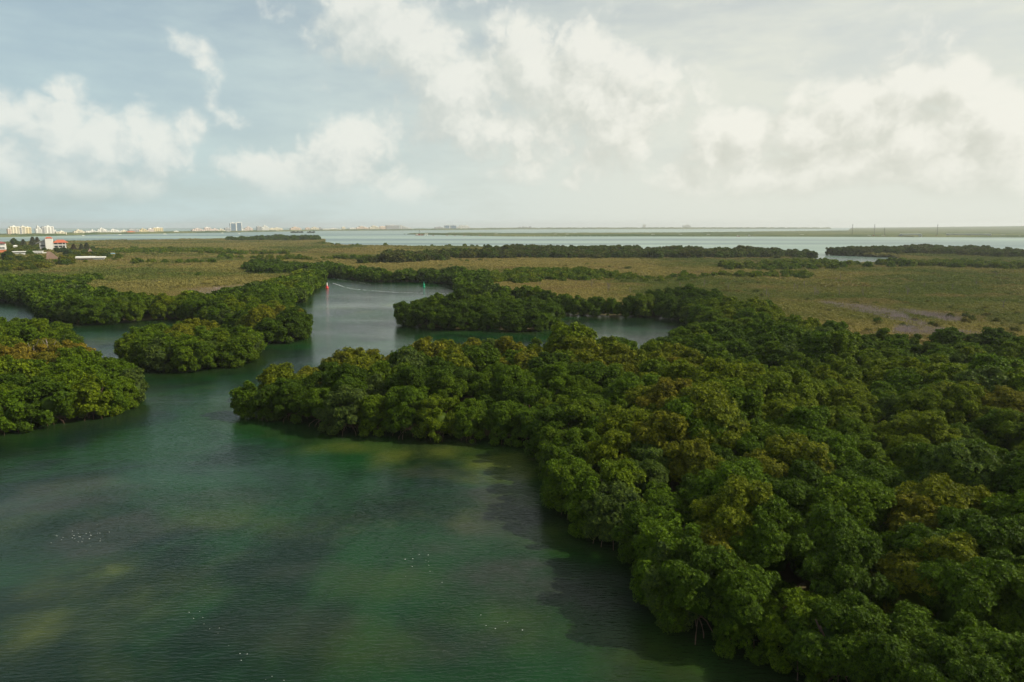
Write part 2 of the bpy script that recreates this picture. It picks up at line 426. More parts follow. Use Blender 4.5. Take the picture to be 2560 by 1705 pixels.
SHOAL = [(1225, 1160, 130, 32, 1.6), (1060, 1138, 150, 26, 1.0), (900, 1122, 120, 16, .7), (1200, 1190, 80, 22, 1.2), (1175, 1300, 42, 26, .95), (1260, 1240, 60, 40, .55), (1390, 1330, 70, 35, .35), (1650, 1640, 120, 60, .30),
         (60, 1590, 80, 60, .75), (125, 1545, 40, 22, .85), (250, 1425, 60, 14, .8), (90, 1490, 40, 14, .8), (190, 1220, 80, 22, .45), (200, 1450, 120, 50, .35), (20, 1300, 90, 60, .3), (530, 1300, 90, 30, .3), (730, 1310, 120, 22, .25),
         (860, 770, 40, 6, .5), (975, 765, 26, 5, .9), (905, 770, 22, 3, .6), (910, 779, 20, 3, .5), (250, 855, 70, 8, .5), (820, 770, 50, 8, .35), (950, 1450, 100, 30, .2), (420, 1480, 160, 40, .25), (900, 1620, 160, 50, .22), (1300, 1560, 140, 50, .2)]
WEED = [(1190, 1235, 120, 30, .7), (1250, 1310, 130, 40, .75), (1560, 1480, 90, 60, .75), (1330, 1440, 150, 45, .6), (220, 1340, 110, 40, .9), (180, 1240, 110, 30, .7), (1050, 1370, 150, 30, .35), (640, 1560, 200, 50, .35), (700, 1430, 200, 30, .3), (1150, 1620, 100, 50, .3),
        (1100, 1180, 160, 18, .5), (820, 830, 80, 10, .4), (560, 1240, 200, 25, .3)]
shoal = blobs(SHOAL, wxf, wyf); weed = blobs(WEED, wxf, wyf)
lag = np.clip((wyf - 480) / 350, 0, 1)
shore = np.clip(1 - np.abs(land_sdf(wxf, wyf)) / 7.0, 0, 1)
WAT = bpy.data.materials.new('lagoon_water'); WAT.use_nodes = True; t = NT(WAT.node_tree); b = t.n['Principled BSDF']
g = t.n.new('ShaderNodeNewGeometry'); pos = g.outputs['Position']
def att(n):
    a = t.n.new('ShaderNodeAttribute'); a.attribute_name = n; return a.outputs['Fac']
n1 = t.noise(pos, .035, 6, .62, .6); n2 = t.noise(pos, .22, 5, .6); n3 = t.noise(t.vec('ADD', pos, (91, 37, 0)), .055, 5, .6, .8)
deep = t.mix(t.mr(n1, .40, .62), (.003, .014, .005), (.007, .040, .010))
deep = t.mix(t.math('MULTIPLY', t.mr(n3, .54, .72), .6), deep, (.028, .046, .016))
deep = t.mix(t.math('MULTIPLY', t.mr(n3, .46, .30), .6), deep, (.006, .013, .013))
sh = t.math('MULTIPLY', att('shoal'), t.mr(t.math('ADD', t.math('MULTIPLY', n1, .5), t.math('MULTIPLY', n2, .5)), .34, .6, .1, 1.25))
c = t.mix(t.math('MULTIPLY', att('shore'), .35), deep, (.030, .045, .006))
c = t.mix(t.mr(sh, .0, 1.0, 0, .85, smooth=False), c, (.066, .082, .014))
c = t.mix(t.math('MULTIPLY', t.mr(att('weed'), .05, .6), t.mr(n2, .3, .65, .3, .9)), c, (.022, .028, .020))
# outer lagoon: turquoise over pale sand, in long bands
sp = t.n.new('ShaderNodeSeparateXYZ'); t.l.new(pos, sp.inputs[0])
bandp = t.vec('MULTIPLY', pos, (.0005, .0036, 0))
bn = t.noise(bandp, 1.0, 5, .55)
lagc = t.mix(t.mr(bn, .36, .62), (.08, .14, .15), (.26, .35, .28))
c = t.mix(att('lagoon'), c, lagc)
t.l.new(c, b.inputs['Base Color'])
t.l.new(t.mr(att('lagoon'), 0, 1, .12, .30), b.inputs['Roughness']); b.inputs['IOR'].default_value = 1.33; t.l.new(t.mr(att('lagoon'), 0, 1, .28, .10), b.inputs['Specular IOR Level'])
# ripples: wind waves running across, finer chop on top; calmer in streaks
rot = t.n.new('ShaderNodeMapping'); rot.inputs['Rotation'].default_value = (0, 0, R(-14)); rot.inputs['Scale'].default_value = (.55, 1.9, 1); t.l.new(pos, rot.inputs['Vector'])
w1 = t.noise(rot.outputs[0], 2.1, 2, .5, .25); w2 = t.noise(pos, 6.5, 3, .6); w3 = t.noise(rot.outputs[0], .25, 3, .5)
calm = t.mr(t.noise(t.vec('MULTIPLY', pos, (.012, .03, 0)), 1.0, 4, .6, .5), .35, .62, .35, 1.0)
hgt = t.math('ADD', t.math('MULTIPLY', w1, .105), t.math('ADD', t.math('MULTIPLY', w2, .016), t.math('MULTIPLY', w3, .12)))
bp = t.n.new('ShaderNodeBump'); bp.inputs['Distance'].default_value = 1.0
t.l.new(t.math('MULTIPLY', calm, .9), bp.inputs['Strength']); t.l.new(hgt, bp.inputs['Height']); t.l.new(bp.outputs[0], b.inputs['Normal'])
tag(obj('water', mesh_np('water', np.stack([wxf, wyf, np.zeros_like(wxf)], -1), grid_faces(len(RW), len(AZW)), WAT,
        {'shoal': ('POINT', 'FLOAT', shoal), 'weed': ('POINT', 'FLOAT', weed), 'lagoon': ('POINT', 'FLOAT', lag), 'shore': ('POINT', 'FLOAT', shore)})),
    'green channel water widening to the pale turquoise lagoon', None, None, 'structure')

# ------------------------------------------------------------------ distant canopy sheets
WOOD = bpy.data.materials.new('distant_canopy'); WOOD.use_nodes = True; t = NT(WOOD.node_tree); b = t.n['Principled BSDF']
g = t.n.new('ShaderNodeNewGeometry'); p = g.outputs['Position']
c = t.mix(t.mr(t.noise(t.vec('MULTIPLY', p, (.002, .006, 0)), 1, 6, .65), .35, .65), (.045, .075, .025), (.13, .14, .05))
c = t.mul(c, t.mix(t.noise(p, .12, 4, .7), (.6,) * 3, (1.4,) * 3))
t.l.new(c, b.inputs['Base Color']); b.inputs['Roughness'].default_value = .95; b.inputs['Specular IOR Level'].default_value = .05


def canopy_sheet(name, pl, azr, rr, hfun, label, edge=25.0):
    A = np.radians(np.linspace(azr[0], azr[1], azr[2])); Q = np.geomspace(rr[0], rr[1], rr[2])
    x, y = polar(A, Q); x = x.ravel(); y = y.ravel()
    sd_ = sdist(pl, x, y)
    h = hfun(x, y) * np.clip(sd_ / edge, 0, 1) ** .4
    z = np.where(sd_ > 0, .3 + h, -1.2)
    fq = grid_faces(len(Q), len(A))
    keep = (sd_[fq] > 0).any(1)
    fq = fq[keep]
    used = np.unique(fq); mp = np.zeros(len(x), int); mp[used] = np.arange(len(used))
    me = mesh_np(name, np.stack([x, y, z], -1)[used], mp[fq], WOOD)
    return tag(obj(name, me), label, None, None, 'stuff')


def h_bay(x, y):
    r = np.hypot(x, y); azd = np.degrees(np.arctan2(x, y))
    hill = np.clip((r - 4200) / 5000, 0, 1) * np.clip((azd - 27) / 14, 0, 1) * 34
    return (3.2 + 2.6 * (fbm(x, y, .03, 3) - .3) + 2.2 * fbm(x, y, .09, 3)) + hill * (.75 + .5 * fbm(x, y, .0012, 3))


canopy_sheet('far_woodland', BAYL, (-12, 52, 900), (1700, 11900, 190), h_bay, 'low green woodland on the flat land beyond the lagoon', 14)
canopy_sheet('coast_woodland', SPIT, (-50, 28, 1500), (1350, 8200, 260), lambda x, y: (2.0 + 6.0 * fbm(x, y, .02, 3) + 2 * fbm(x, y, .06, 2)) * (1 + 1.3 * np.clip((np.hypot(x, y) - 4200) / 3000, 0, 1)), 'thin dark line of coastal woodland along the far shore', 10)

def screen(x, y, z=4):
    t_ = R(PITCH); dx, dy, dz = x, y, z - CAM_H
    f_ = dy * math.cos(t_) - dz * math.sin(t_); u_ = dy * math.sin(t_) + dz * math.cos(t_)
    return 1280 + F * dx / f_, 852.5 - F * u_ / f_


# ------------------------------------------------------------------ crowns
ICO = None


def ico(sub):
    bm = bmesh.new(); bmesh.ops.create_icosphere(bm, subdivisions=sub, radius=1.0)
    v = np.array([tuple(q.co) for q in bm.verts]); f = np.array([[q.index for q in fc.verts] for fc in bm.faces]); bm.free(); return v, f


def unit(v): return v / (np.linalg.norm(v, axis=-1, keepdims=True) + 1e-9)


def leaves(pos, nrm, per, L, Wd, r, spread=.5):
    """rosettes of leaves: pos, nrm (n,3) -> quads"""
    n = len(pos); nrm = unit(nrm + r.normal(0, .38, (n, 3)))
    up = np.where(np.abs(nrm[:, 2:3]) > .9, np.array([[1., 0, 0]]), np.array([[0, 0, 1.]]))
    u = unit(np.cross(nrm, up)); v = np.cross(nrm, u)
    k = np.arange(per)[None, :] * (2 * np.pi / per) + r.random((n, 1)) * 6.28 + r.normal(0, .25, (n, per))
    lift = r.uniform(.15, .95, (n, per, 1))
    d = unit(u[:, None] * np.cos(k)[..., None] + v[:, None] * np.sin(k)[..., None] + nrm[:, None] * lift)
    ln = L * r.uniform(.7, 1.25, (n, per, 1)); wd = Wd * r.uniform(.75, 1.2, (n, per, 1))
    side = unit(np.cross(d, nrm[:, None])) * wd * .5
    base = pos[:, None] + d * (L * .12); tip = base + d * ln; mid = base + d * ln * .52 + nrm[:, None] * (L * .06)
    V = np.stack([base, mid + side, tip - nrm[:, None] * L * .05, mid - side], 2).reshape(-1, 3)
    Fq = np.arange(len(V)).reshape(-1, 4)
    tone = np.repeat(np.clip(r.normal(.45, .22, (n,)), 0, 1), per) + r.normal(0, .12, n * per)
    return V, Fq, np.clip(tone, 0, 1)


def crown_mesh(seed, RAD, TOP, low, n_lobe, n_ros, per, L, Wd, core=2, lobe=(.75, 1.35), skirt=0.0):
    r = np.random.default_rng(seed)
    # lobes over a dome; skirt>0 adds lobes hanging down the sides to the water
    c = []; rad = []
    el_ = np.radians(3)
    for i in range(n_lobe):
        sk = r.random() < skirt
        a = r.random() * 2 * math.pi
        lr = r.uniform(*lobe) * (.85 if sk else 1)
        if sk:
            u = r.uniform(.72, 1.0); z = r.uniform(.5, TOP * .6)
            q = RAD * u * (1 - .12 * (z / TOP)) - lr * .5
        else:
            u = math.sqrt(r.random()); q = (RAD - lr * .55) * u * r.uniform(.85, 1.18)
            z = low + (TOP - low - lr * .7) * math.sqrt(max(0, 1 - (u * .93) ** 2)) + r.normal(0, .42) + (r.uniform(.3, .9) if r.random() < .18 else 0)
        c.append((q * math.cos(a) * (1 + .12 * math.sin(seed)), q * math.sin(a), max(z, .35))); rad.append(lr)
    c = np.array(c); rad = np.array(rad)
    # extra long shoots that break the outline
    wts = rad ** 2; wts /= wts.sum()
    m = int(n_ros * 1.9)
    li = r.choice(n_lobe, m, p=wts)
    d = unit(r.normal(0, 1, (m, 3)) + np.array([0, 0, .35]))
    wob = 1 + .20 * np.sin(d[:, 0] * 5 + li) * np.sin(d[:, 1] * 5 + 2 * li) + .12 * np.sin(d[:, 2] * 7 + li)
    rr = rad[li] * wob * (1 - .30 * r.random(m) ** 2.2)
    pos = c[li] + d * rr[:, None] * np.array([1, 1, .82])
    # drop what is buried in another lobe
    dist = np.linalg.norm((pos[:, None] - c[None]) / np.array([1, 1, .82]), axis=2) / rad[None]
    dist[np.arange(m), li] = 9
    ok = (dist.min(1) > .88) & (pos[:, 2] > .12)
    pos = pos[ok][:n_ros]; d = d[ok][:n_ros]
    ctr = np.array([0, 0, low * .5 + TOP * .2])
    nr = unit(d + unit(pos - ctr) * .6 + np.array([0, 0, .45]))
    V, Fq, tone = leaves(pos, nr, per, L, Wd, r)
    tones = [tone]; Vs = [V]; Ts = []
    iv, if_ = ico(core)
    o = len(V)
    for k in range(n_lobe):
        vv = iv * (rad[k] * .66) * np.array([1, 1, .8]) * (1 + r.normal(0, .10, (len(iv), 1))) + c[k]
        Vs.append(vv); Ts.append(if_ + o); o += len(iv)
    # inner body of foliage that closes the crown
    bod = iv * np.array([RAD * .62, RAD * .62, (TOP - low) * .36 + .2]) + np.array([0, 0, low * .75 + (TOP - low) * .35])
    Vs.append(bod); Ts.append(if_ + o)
    T = np.concatenate(Ts); tones.append(np.clip(r.normal(.12, .08, len(T)), 0, 1))  # cores toned low: shade in the gaps between lobes painted into the foliage
    return mesh_np('crown', np.concatenate(Vs), [Fq, T], LEAF, {'leaf_tone': ('FACE', 'FLOAT', np.concatenate(tones))})


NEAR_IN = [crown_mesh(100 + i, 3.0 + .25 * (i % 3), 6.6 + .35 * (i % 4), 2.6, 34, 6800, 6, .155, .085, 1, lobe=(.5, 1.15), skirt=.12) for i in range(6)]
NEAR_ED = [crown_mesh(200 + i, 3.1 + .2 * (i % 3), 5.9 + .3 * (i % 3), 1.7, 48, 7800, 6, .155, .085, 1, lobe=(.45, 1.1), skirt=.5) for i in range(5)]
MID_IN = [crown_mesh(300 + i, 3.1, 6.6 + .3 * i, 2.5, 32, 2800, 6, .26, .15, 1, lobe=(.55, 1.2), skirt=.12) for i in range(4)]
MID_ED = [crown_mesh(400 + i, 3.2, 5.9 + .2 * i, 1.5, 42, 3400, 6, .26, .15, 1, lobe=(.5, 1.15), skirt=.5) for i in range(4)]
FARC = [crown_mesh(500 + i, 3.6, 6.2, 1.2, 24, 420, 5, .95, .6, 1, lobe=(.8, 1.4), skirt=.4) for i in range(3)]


def scrub_mesh(seed, RAD, n_b, hb, n_ros, per, L, Wd):
    """low tangle of dwarf mangrove bushes"""
    r = np.random.default_rng(seed)
    a = r.random(n_b) * 6.283; q = RAD * np.sqrt(r.random(n_b)); rad = r.uniform(.45, 1.0, n_b) * hb
    c = np.stack([q * np.cos(a), q * np.sin(a), r.uniform(.35, .75, n_b) * hb], -1)
    li = r.integers(0, n_b, n_ros); d = unit(r.normal(0, 1, (n_ros, 3)) + np.array([0, 0, .8])); d[:, 2] = np.abs(d[:, 2])
    pos = c[li] + d * (rad[li] * r.uniform(.75, 1.1, n_ros))[:, None] * np.array([1.2, 1.2, .7])
    V, Fq, tone = leaves(pos, unit(d + np.array([0, 0, .5])), per, L, Wd, r)
    iv, if_ = ico(1); Vs = [V]; Ts = []; o = len(V)
    for k in range(n_b):
        Vs.append(iv * rad[k] * np.array([1.1, 1.1, .55]) * .8 + c[k]); Ts.append(if_ + o); o += len(iv)
    T = np.concatenate(Ts)
    tone = np.concatenate([.45 + (tone - .45) * .4, np.full(len(T), .36)])
    return mesh_np('scrub', np.concatenate(Vs), [Fq, T], LEAF, {'leaf_tone': ('FACE', 'FLOAT', tone)})


SCR_A = [scrub_mesh(600 + i, 3.0, 26, 1.05, 1000, 5, .28, .15) for i in range(3)]
SCR_B = [scrub_mesh(620 + i, 5.5, 40, 1.3, 1000, 5, .5, .28) for i in range(3)]
SCR_C = [scrub_mesh(640 + i, 13, 80, 1.7, 1400, 5, 1.0, .55) for i in range(2)]


def trunk_mesh(seed, h):
    r = random.Random(seed); m = MB()
    for k in range(3):
        a = r.random() * 6.28; top = (1.5 * math.cos(a), 1.5 * math.sin(a), h)
        m.tube([(0.12 * math.cos(a), .12 * math.sin(a), .9), (.3 * math.cos(a), .3 * math.sin(a), h * .45), top], [.16, .12, .05], 6)
    return m.mesh('trunk', BARK)


def root_mesh(seed):
    r = random.Random(seed); m = MB()
    for k in range(9):
        a = k * .7 + r.random() * .5; q = r.uniform(.9, 2.3); z = r.uniform(.8, 1.8)
        m.tube([(.08 * math.cos(a), .08 * math.sin(a), z), (q * .5 * math.cos(a), q * .5 * math.sin(a), z * .85), (q * .9 * math.cos(a), q * .9 * math.sin(a), z * .35), (q * math.cos(a), q * math.sin(a), -.5)], [.06, .05, .045, .035], 5)
    return m.mesh('prop_root', BARK)


TRUNKS = [trunk_mesh(i, 4.6) for i in range(3)]; ROOTS = [root_mesh(i) for i in range(3)]

# tints (linear base colours of the foliage)
GREEN, DARK, YEL, OLIVE, GREY, ORANGE, TAN, RED = (.064, .120, .004), (.036, .070, .004), (.110, .146, .005), (.125, .122, .012), (.062, .096, .024), (.25, .17, .018), (.235, .205, .085), (.16, .05, .03)
mixc = lambda a, b, t_: tuple(a[i] * (1 - t_) + b[i] * t_ for i in range(3))

OLIVE_PATCH = [(1000, 880, 150, 24, 6), (1250, 885, 170, 26, 6), (1500, 905, 90, 22, 6), (1690, 1035, 70, 40, 6), (1650, 1090, 40, 30, 6), (1950, 1160, 110, 30, 6), (1760, 1140, 50, 20, 6), (2330, 1300, 110, 60, 6), (2480, 1010, 80, 24, 6),
               (2350, 1430, 70, 60, 6), (820, 905, 130, 25, 6), (1720, 920, 70, 40, 6), (1850, 1330, 60, 40, 6), (1000, 870, 90, 30, 6), (490, 815, 60, 20, 6), (700, 790, 50, 20, 5)]
OP = [(gp(a, b_, z), abs(gp(a + c_, b_, z)[0] - gp(a, b_, z)[0]), abs(gp(a, b_ - d_, z)[1] - gp(a, b_, z)[1])) for a, b_, c_, d_, z in OLIVE_PATCH]
OR_ = gp(40, 880, 6)


def tree_tone(x, y, edge, r):
    """kind name and tint of one mangrove crown"""
    f = max(0, max(1.15 - math.hypot((x - c_[0]) / a_, (y - c_[1]) / b_) for c_, a_, b_ in OP))
    if math.hypot((x - OR_[0]) / 9, (y - OR_[1]) / 11) < 1 + r.random() * .25 and y < 190 and x < -70:
        return 'orange', mixc((.21, .155, .02), (.11, .12, .012), r.random() ** .6)
    n = float(fbm(np.array([x]), np.array([y]), .035, 3)[0]) + (r.random() - .5) * .34
    if f > .1 and r.random() < .8:
        k_ = min(1, f * 1.2 + r.random() * .2)
        return ('olive' if k_ > .55 else 'yellow'), mixc(mixc(GREEN, YEL, .6), mixc(OLIVE, YEL, r.random() * .5), k_)
    if n > .62 and not edge: return 'yellow', mixc(YEL, GREEN, r.random() * .6)
    if n < .36: return 'dark', mixc(DARK, GREEN, r.random() * .5)
    if r.random() < .10: return 'grey', mixc(GREY, GREEN, r.random() * .5)
    return 'green', mixc(GREEN, mixc(DARK, YEL, r.random()), r.random() * .6)


def jgrid(x0, x1, y0, y1, s, seed, jit=.42):
    r = np.random.default_rng(seed)
    X, Y = np.meshgrid(np.arange(x0, x1, s), np.arange(y0, y1, s * .87)); X = X + (np.arange(X.shape[0])[:, None] % 2) * s * .5
    X = X + r.uniform(-jit, jit, X.shape) * s; Y = Y + r.uniform(-jit, jit, Y.shape) * s
    return X.ravel(), Y.ravel()


ctan = math.tan(R(40))


def infr(x, y, m=12): return (np.abs(x) < y * ctan + m) & (y > 22)


trees = []   # dict(x,y,s,edge,zone,kind,tint,dist)
rr = random.Random(11)


def add_trees(zone, pl, spacing, seed, inset=2.0, others=(), scale=(.82, 1.18), far=False):
    x0, y0 = pl.min(0); x1, y1 = pl.max(0)
    X, Y = jgrid(x0, x1, y0, y1, spacing, seed)
    k = infr(X, Y); X, Y = X[k], Y[k]
    sd_ = sdist(pl, X, Y); ls = land_sdf(X, Y)
    fr_ = np.random.default_rng(seed + 500).random(len(X)); ext = spacing * 2.2
    k = ((sd_ > 0) | (fr_ < .55 * (1 + sd_ / ext)) if far else (sd_ > 0)) & (ls > inset)
    X, Y, ls = X[k], Y[k], ls[k]
    for x, y, s in zip(X, Y, ls):
        edge = s < inset + 3.0
        kd, ti = tree_tone(x, y, edge, rr)
        hv = (.55 + .8 * float(fbm(np.array([x]), np.array([y]), .03, 2)[0])) if far else 1.0 if edge else min(.50 + .95 * float(fbm(np.array([x]), np.array([y]), .075, 2)[0]), 1.3 if s > 13 else .95)
        trees.append(dict(x=x, y=y, s=rr.uniform(*scale) * (.92 if edge else hv), edge=edge, zone=zone, kind=kd, tint=ti, d=math.hypot(x, y), ls=s))


def add_edge(zone, pl, spacing, seed, inset=2.1, lim=400, scale=(.75, 1.05)):
    """a closed row of crowns that hang over the water along an outline"""
    r = random.Random(seed); n = len(pl)
    for i in range(n):
        a = pl[i]; b_ = pl[(i + 1) % n]; L_ = math.hypot(*(b_ - a)); k = max(1, int(L_ / spacing))
        if L_ > 400: continue
        for j in range(k):
            p = a + (b_ - a) * ((j + r.uniform(.2, .8)) / k)
            nx, ny = -(b_ - a)[1] / L_, (b_ - a)[0] / L_
            for sg in (1, -1):
                x, y = p[0] + nx * sg * inset, p[1] + ny * sg * inset
                if not infr(np.array([x]), np.array([y]))[0] or y > lim: continue
                s = float(land_sdf(np.array([x]), np.array([y]))[0])
                if 1.5 < s < inset + .7:
                    kd, ti = tree_tone(x, y, True, rr)
                    trees.append(dict(x=x, y=y, s=r.uniform(*scale), edge=True, zone=zone, kind=kd, tint=ti, d=math.hypot(x, y), ls=s))


add_edge('L1', L1, 3.6, 1); add_trees('L1', L1, 4.7, 2, 4.6)
add_edge('L2', L2, 3.4, 3); add_trees('L2', L2, 4.5, 4, 4.4)
add_edge('R1', R1, 3.8, 5); add_trees('R1', R1, 4.9, 6, 4.6)
add_edge('F1', F1, 3.7, 7, lim=230); add_trees('F1', F1, 4.9, 8, 4.6, scale=(.85, 1.22))
add_edge('M1', M1, 4.2, 9, lim=420)
X, Y = jgrid(-400, 200, 150, 420, 5.2, 10)
k = infr(X, Y) & inside(L4BACK, X, Y); X, Y = X[k], Y[k]
ls = land_sdf(X, Y); ss = sdist(SCRUB1, X, Y)
for x, y, s, q in zip(X, Y, ls, ss):
    if s > 4.5 and q < 0:
        kd, ti = tree_tone(x, y, False, rr)
        hs = 1.0 if s < 22 else .72
        trees.append(dict(x=x, y=y, s=rr.uniform(.85, 1.12) * hs, edge=False, zone='L4', kind=kd, tint=ti, d=math.hypot(x, y), ls=s))
ZD = dict(TALL)
add_trees('R2', ZD['R2'], 5.2, 12, 3.0)
for i, (nm, pl) in enumerate(TALL[1:]):
    D = float(np.hypot(*pl.mean(0)))
    sp, sc_ = (5.8, (.8, 1.15)) if nm == 'VG' else (5.6, (.85, 1.1)) if D < 480 else ((8.0, (1.0, 1.35)) if D < 900 else (11, (1.1, 1.5)))
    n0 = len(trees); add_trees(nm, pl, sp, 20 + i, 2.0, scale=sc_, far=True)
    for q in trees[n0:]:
        if nm in ('T3', 'T4'): q['tint'] = mixc(mixc(DARK, GREEN, .35), (.085, .07, .03), rr.random() * .6); q['kind'] = 'dark'  # T3: cloud shadow painted into the tint, along with the trees' own reddish dark
        elif nm in ('T2b', 'T5', 'T5b', 'T6', 'T6b', 'T6c', 'SH'): q['tint'] = mixc(GREEN, YEL, rr.random() * 1.0); q['s'] *= .68
        elif nm == 'VG': q['tint'] = mixc(DARK, mixc(YEL, OLIVE, rr.random()), rr.random()); q['s'] *= .8
        else: q['tint'] = mixc(DARK, GREEN, rr.random())
# clear the plots of the houses and the view in front of them
PLOTS = [(-8, 14, 640, 26), (37, 72, 643, 14), (84, 116, 641, 14), (101, 165, 631, 24), (119, 150, 655, 16), (193, 260, 657, 22), (270, 288, 643, 20)]
def on_plot(q):
    if q['zone'] != 'VG': return False
    for a, b_, yb, dp in PLOTS:
        x0, y0 = gp(a, yb); x1, _ = gp(b_, yb); k_ = q['y'] / y0
        if x0 * k_ - 3 < q['x'] < x1 * k_ + 3 and y0 - dp < q['y'] < y0 + 16: return True
    return False
trees = [q for q in trees if not on_plot(q)]
for q in trees:
    if q['zone'] == 'VG':
        for a, b_, yb, dp in PLOTS:
            x0, y0 = gp(a - 4, yb); x1, _ = gp(b_ + 4, yb); k_ = q['y'] / y0
            if a == 193 and x0 * k_ - 2 < q['x'] < x1 * k_ + 2 and y0 - 90 < q['y'] < y0: q['s'] = .25
            if x0 * k_ < q['x'] < x1 * k_ and y0 - 200 < q['y'] < y0: q['s'] = min(q['s'], .42 + .1 * rr.random())
def over_inlet(q):
    a, b_ = screen(q['x'], q['y'], 6.0 * q['s']); c_ = screen(q['x'], q['y'], 0)[1]
    return q['y'] > 420 and 2062 < a < 2235 and b_ < 657 - abs(a - 2160) * .16 and c_ > 643 and q['zone'] != 'T4'


trees = [q for q in trees if not over_inlet(q)]
print('TREES', len(trees))

# the scrub: points on the flat outside the tall zones
pts = {'A': [], 'B': [], 'C': []}


def add_scrub(key, y0, y1, sp, seed):
    X, Y = jgrid(-1500, 1500, y0 * .7, y1, sp, seed)
    D = np.hypot(X, Y); k = infr(X, Y, 20) & (D >= y0) & (D < y1); X, Y, = X[k], Y[k]
    ls = land_sdf(X, Y); k = (ls > (9.0 if key != 'C' else 6)); X, Y, ls = X[k], Y[k], ls[k]
    tall = inside(F1, X, Y) & (sdist(F1, X, Y) > 3)
    for nm, pl in TALL[:5]: tall |= sdist(pl, X, Y) > 3
    for pl in (L1, L2, R1): tall |= inside(pl, X, Y)
    tall |= inside(L4BACK, X, Y) & ~inside(SCRUB1, X, Y) & (ls < 26)
    for a0, a1, b0, b1 in THK:
        p0 = gp(a0, b1, 1.5); p1 = gp(a1, b1, 1.5); p2 = gp(a0, b0, 1.5)
        tall |= (np.hypot((X - (p0[0] + p1[0]) / 2) / (p1[0] - p0[0]) * 2, (Y - (p0[1] + p2[1]) / 2) / (p2[1] - p0[1]) * 2) < .8) & (np.random.default_rng(seed).random(len(X)) < .72)
    pts[key] = np.stack([X[~tall], Y[~tall]], -1)


THK = [(2132, 2230, 762, 806), (2302, 2370, 782, 806), (2225, 2420, 820, 845), (480, 620, 716, 738), (345, 395, 700, 716)]
add_scrub('A', 130, 360, 3.5, 31); add_scrub('B', 360, 760, 7.2, 32); add_scrub('C', 760, 1900, 16, 33)


# taller bushes dotted over the scrub
for k_, (sp, q0, q1) in enumerate(((7.5, 190, 420), (12, 420, 800), (19, 800, 1500))):
    X, Y = jgrid(-1200, 1200, q0 * .7, q1, sp, 41 + k_); D = np.hypot(X, Y)
    k = infr(X, Y) & (D >= q0) & (D < q1); X, Y = X[k], Y[k]
    ls = land_sdf(X, Y); nz_ = fbm(X, Y, .02, 4)
    k = (ls > 8) & (nz_ > .50 - .0 * ls) & ~inside(F1, X, Y) & ~inside(L1, X, Y) & ~inside(L2, X, Y) & ~inside(R1, X, Y)
    for nm, pl in TALL: k &= ~inside(pl, X, Y)
    for a0, a1, b0, b1 in THK:
        p0 = gp(a0, b1, 1.5); p1 = gp(a1, b1, 1.5); p2 = gp(a0, b0, 1.5)
        k &= np.hypot((X - (p0[0] + p1[0]) / 2) / (p1[0] - p0[0]) * 2, (Y - (p0[1] + p2[1]) / 2) / (p2[1] - p0[1]) * 2) > 1
    for x, y, n_ in zip(X[k], Y[k], nz_[k]):
        if rr.random() < .25 + (n_ - .5) * 4:
            trees.append(dict(x=x, y=y, s=rr.uniform(.24, .42) * (1 + .25 * k_), edge=False, zone='bush', kind='green', tint=mixc((.10, .13, .03), (.19, .17, .06), rr.random()) if rr.random() < .9 else GREEN, d=math.hypot(x, y), ls=20))


def scrub_tint(x, y):
    f = fbm(x, y, .012, 4); g_ = fbm(x + 900, y, .004, 3); h_ = fbm(x, y + 500, .05, 3)
    r = np.random.default_rng(5).random(len(x))
    t_ = np.clip((f - .44) * 4.0 + (r - .5) * .25, 0, 1)[:, None]
    az_ = np.degrees(np.arctan2(x, y)); D = np.hypot(x, y)
    tan = np.array(TAN); grn = np.array([.100, .128, .034]); rst = np.array([.21, .165, .085])
    greener = np.clip((az_ - 8) / 26, 0, 1) * np.clip((D - 250) / 250, 0, 1) * .7 + np.clip(sdist(F1, x, y) / 18 + 1, 0, 1) * .6 + np.clip((-az_ - 6) / 20, 0, 1) * .35 * (D > 300)
    t_ = np.clip(t_ + greener[:, None] * .8, 0, 1)
    c_ = tan * (1 - t_) + grn * t_
    u = np.clip((h_ - .6) * 5, 0, .7)[:, None]
    return c_ * (1 - u) + rst * u


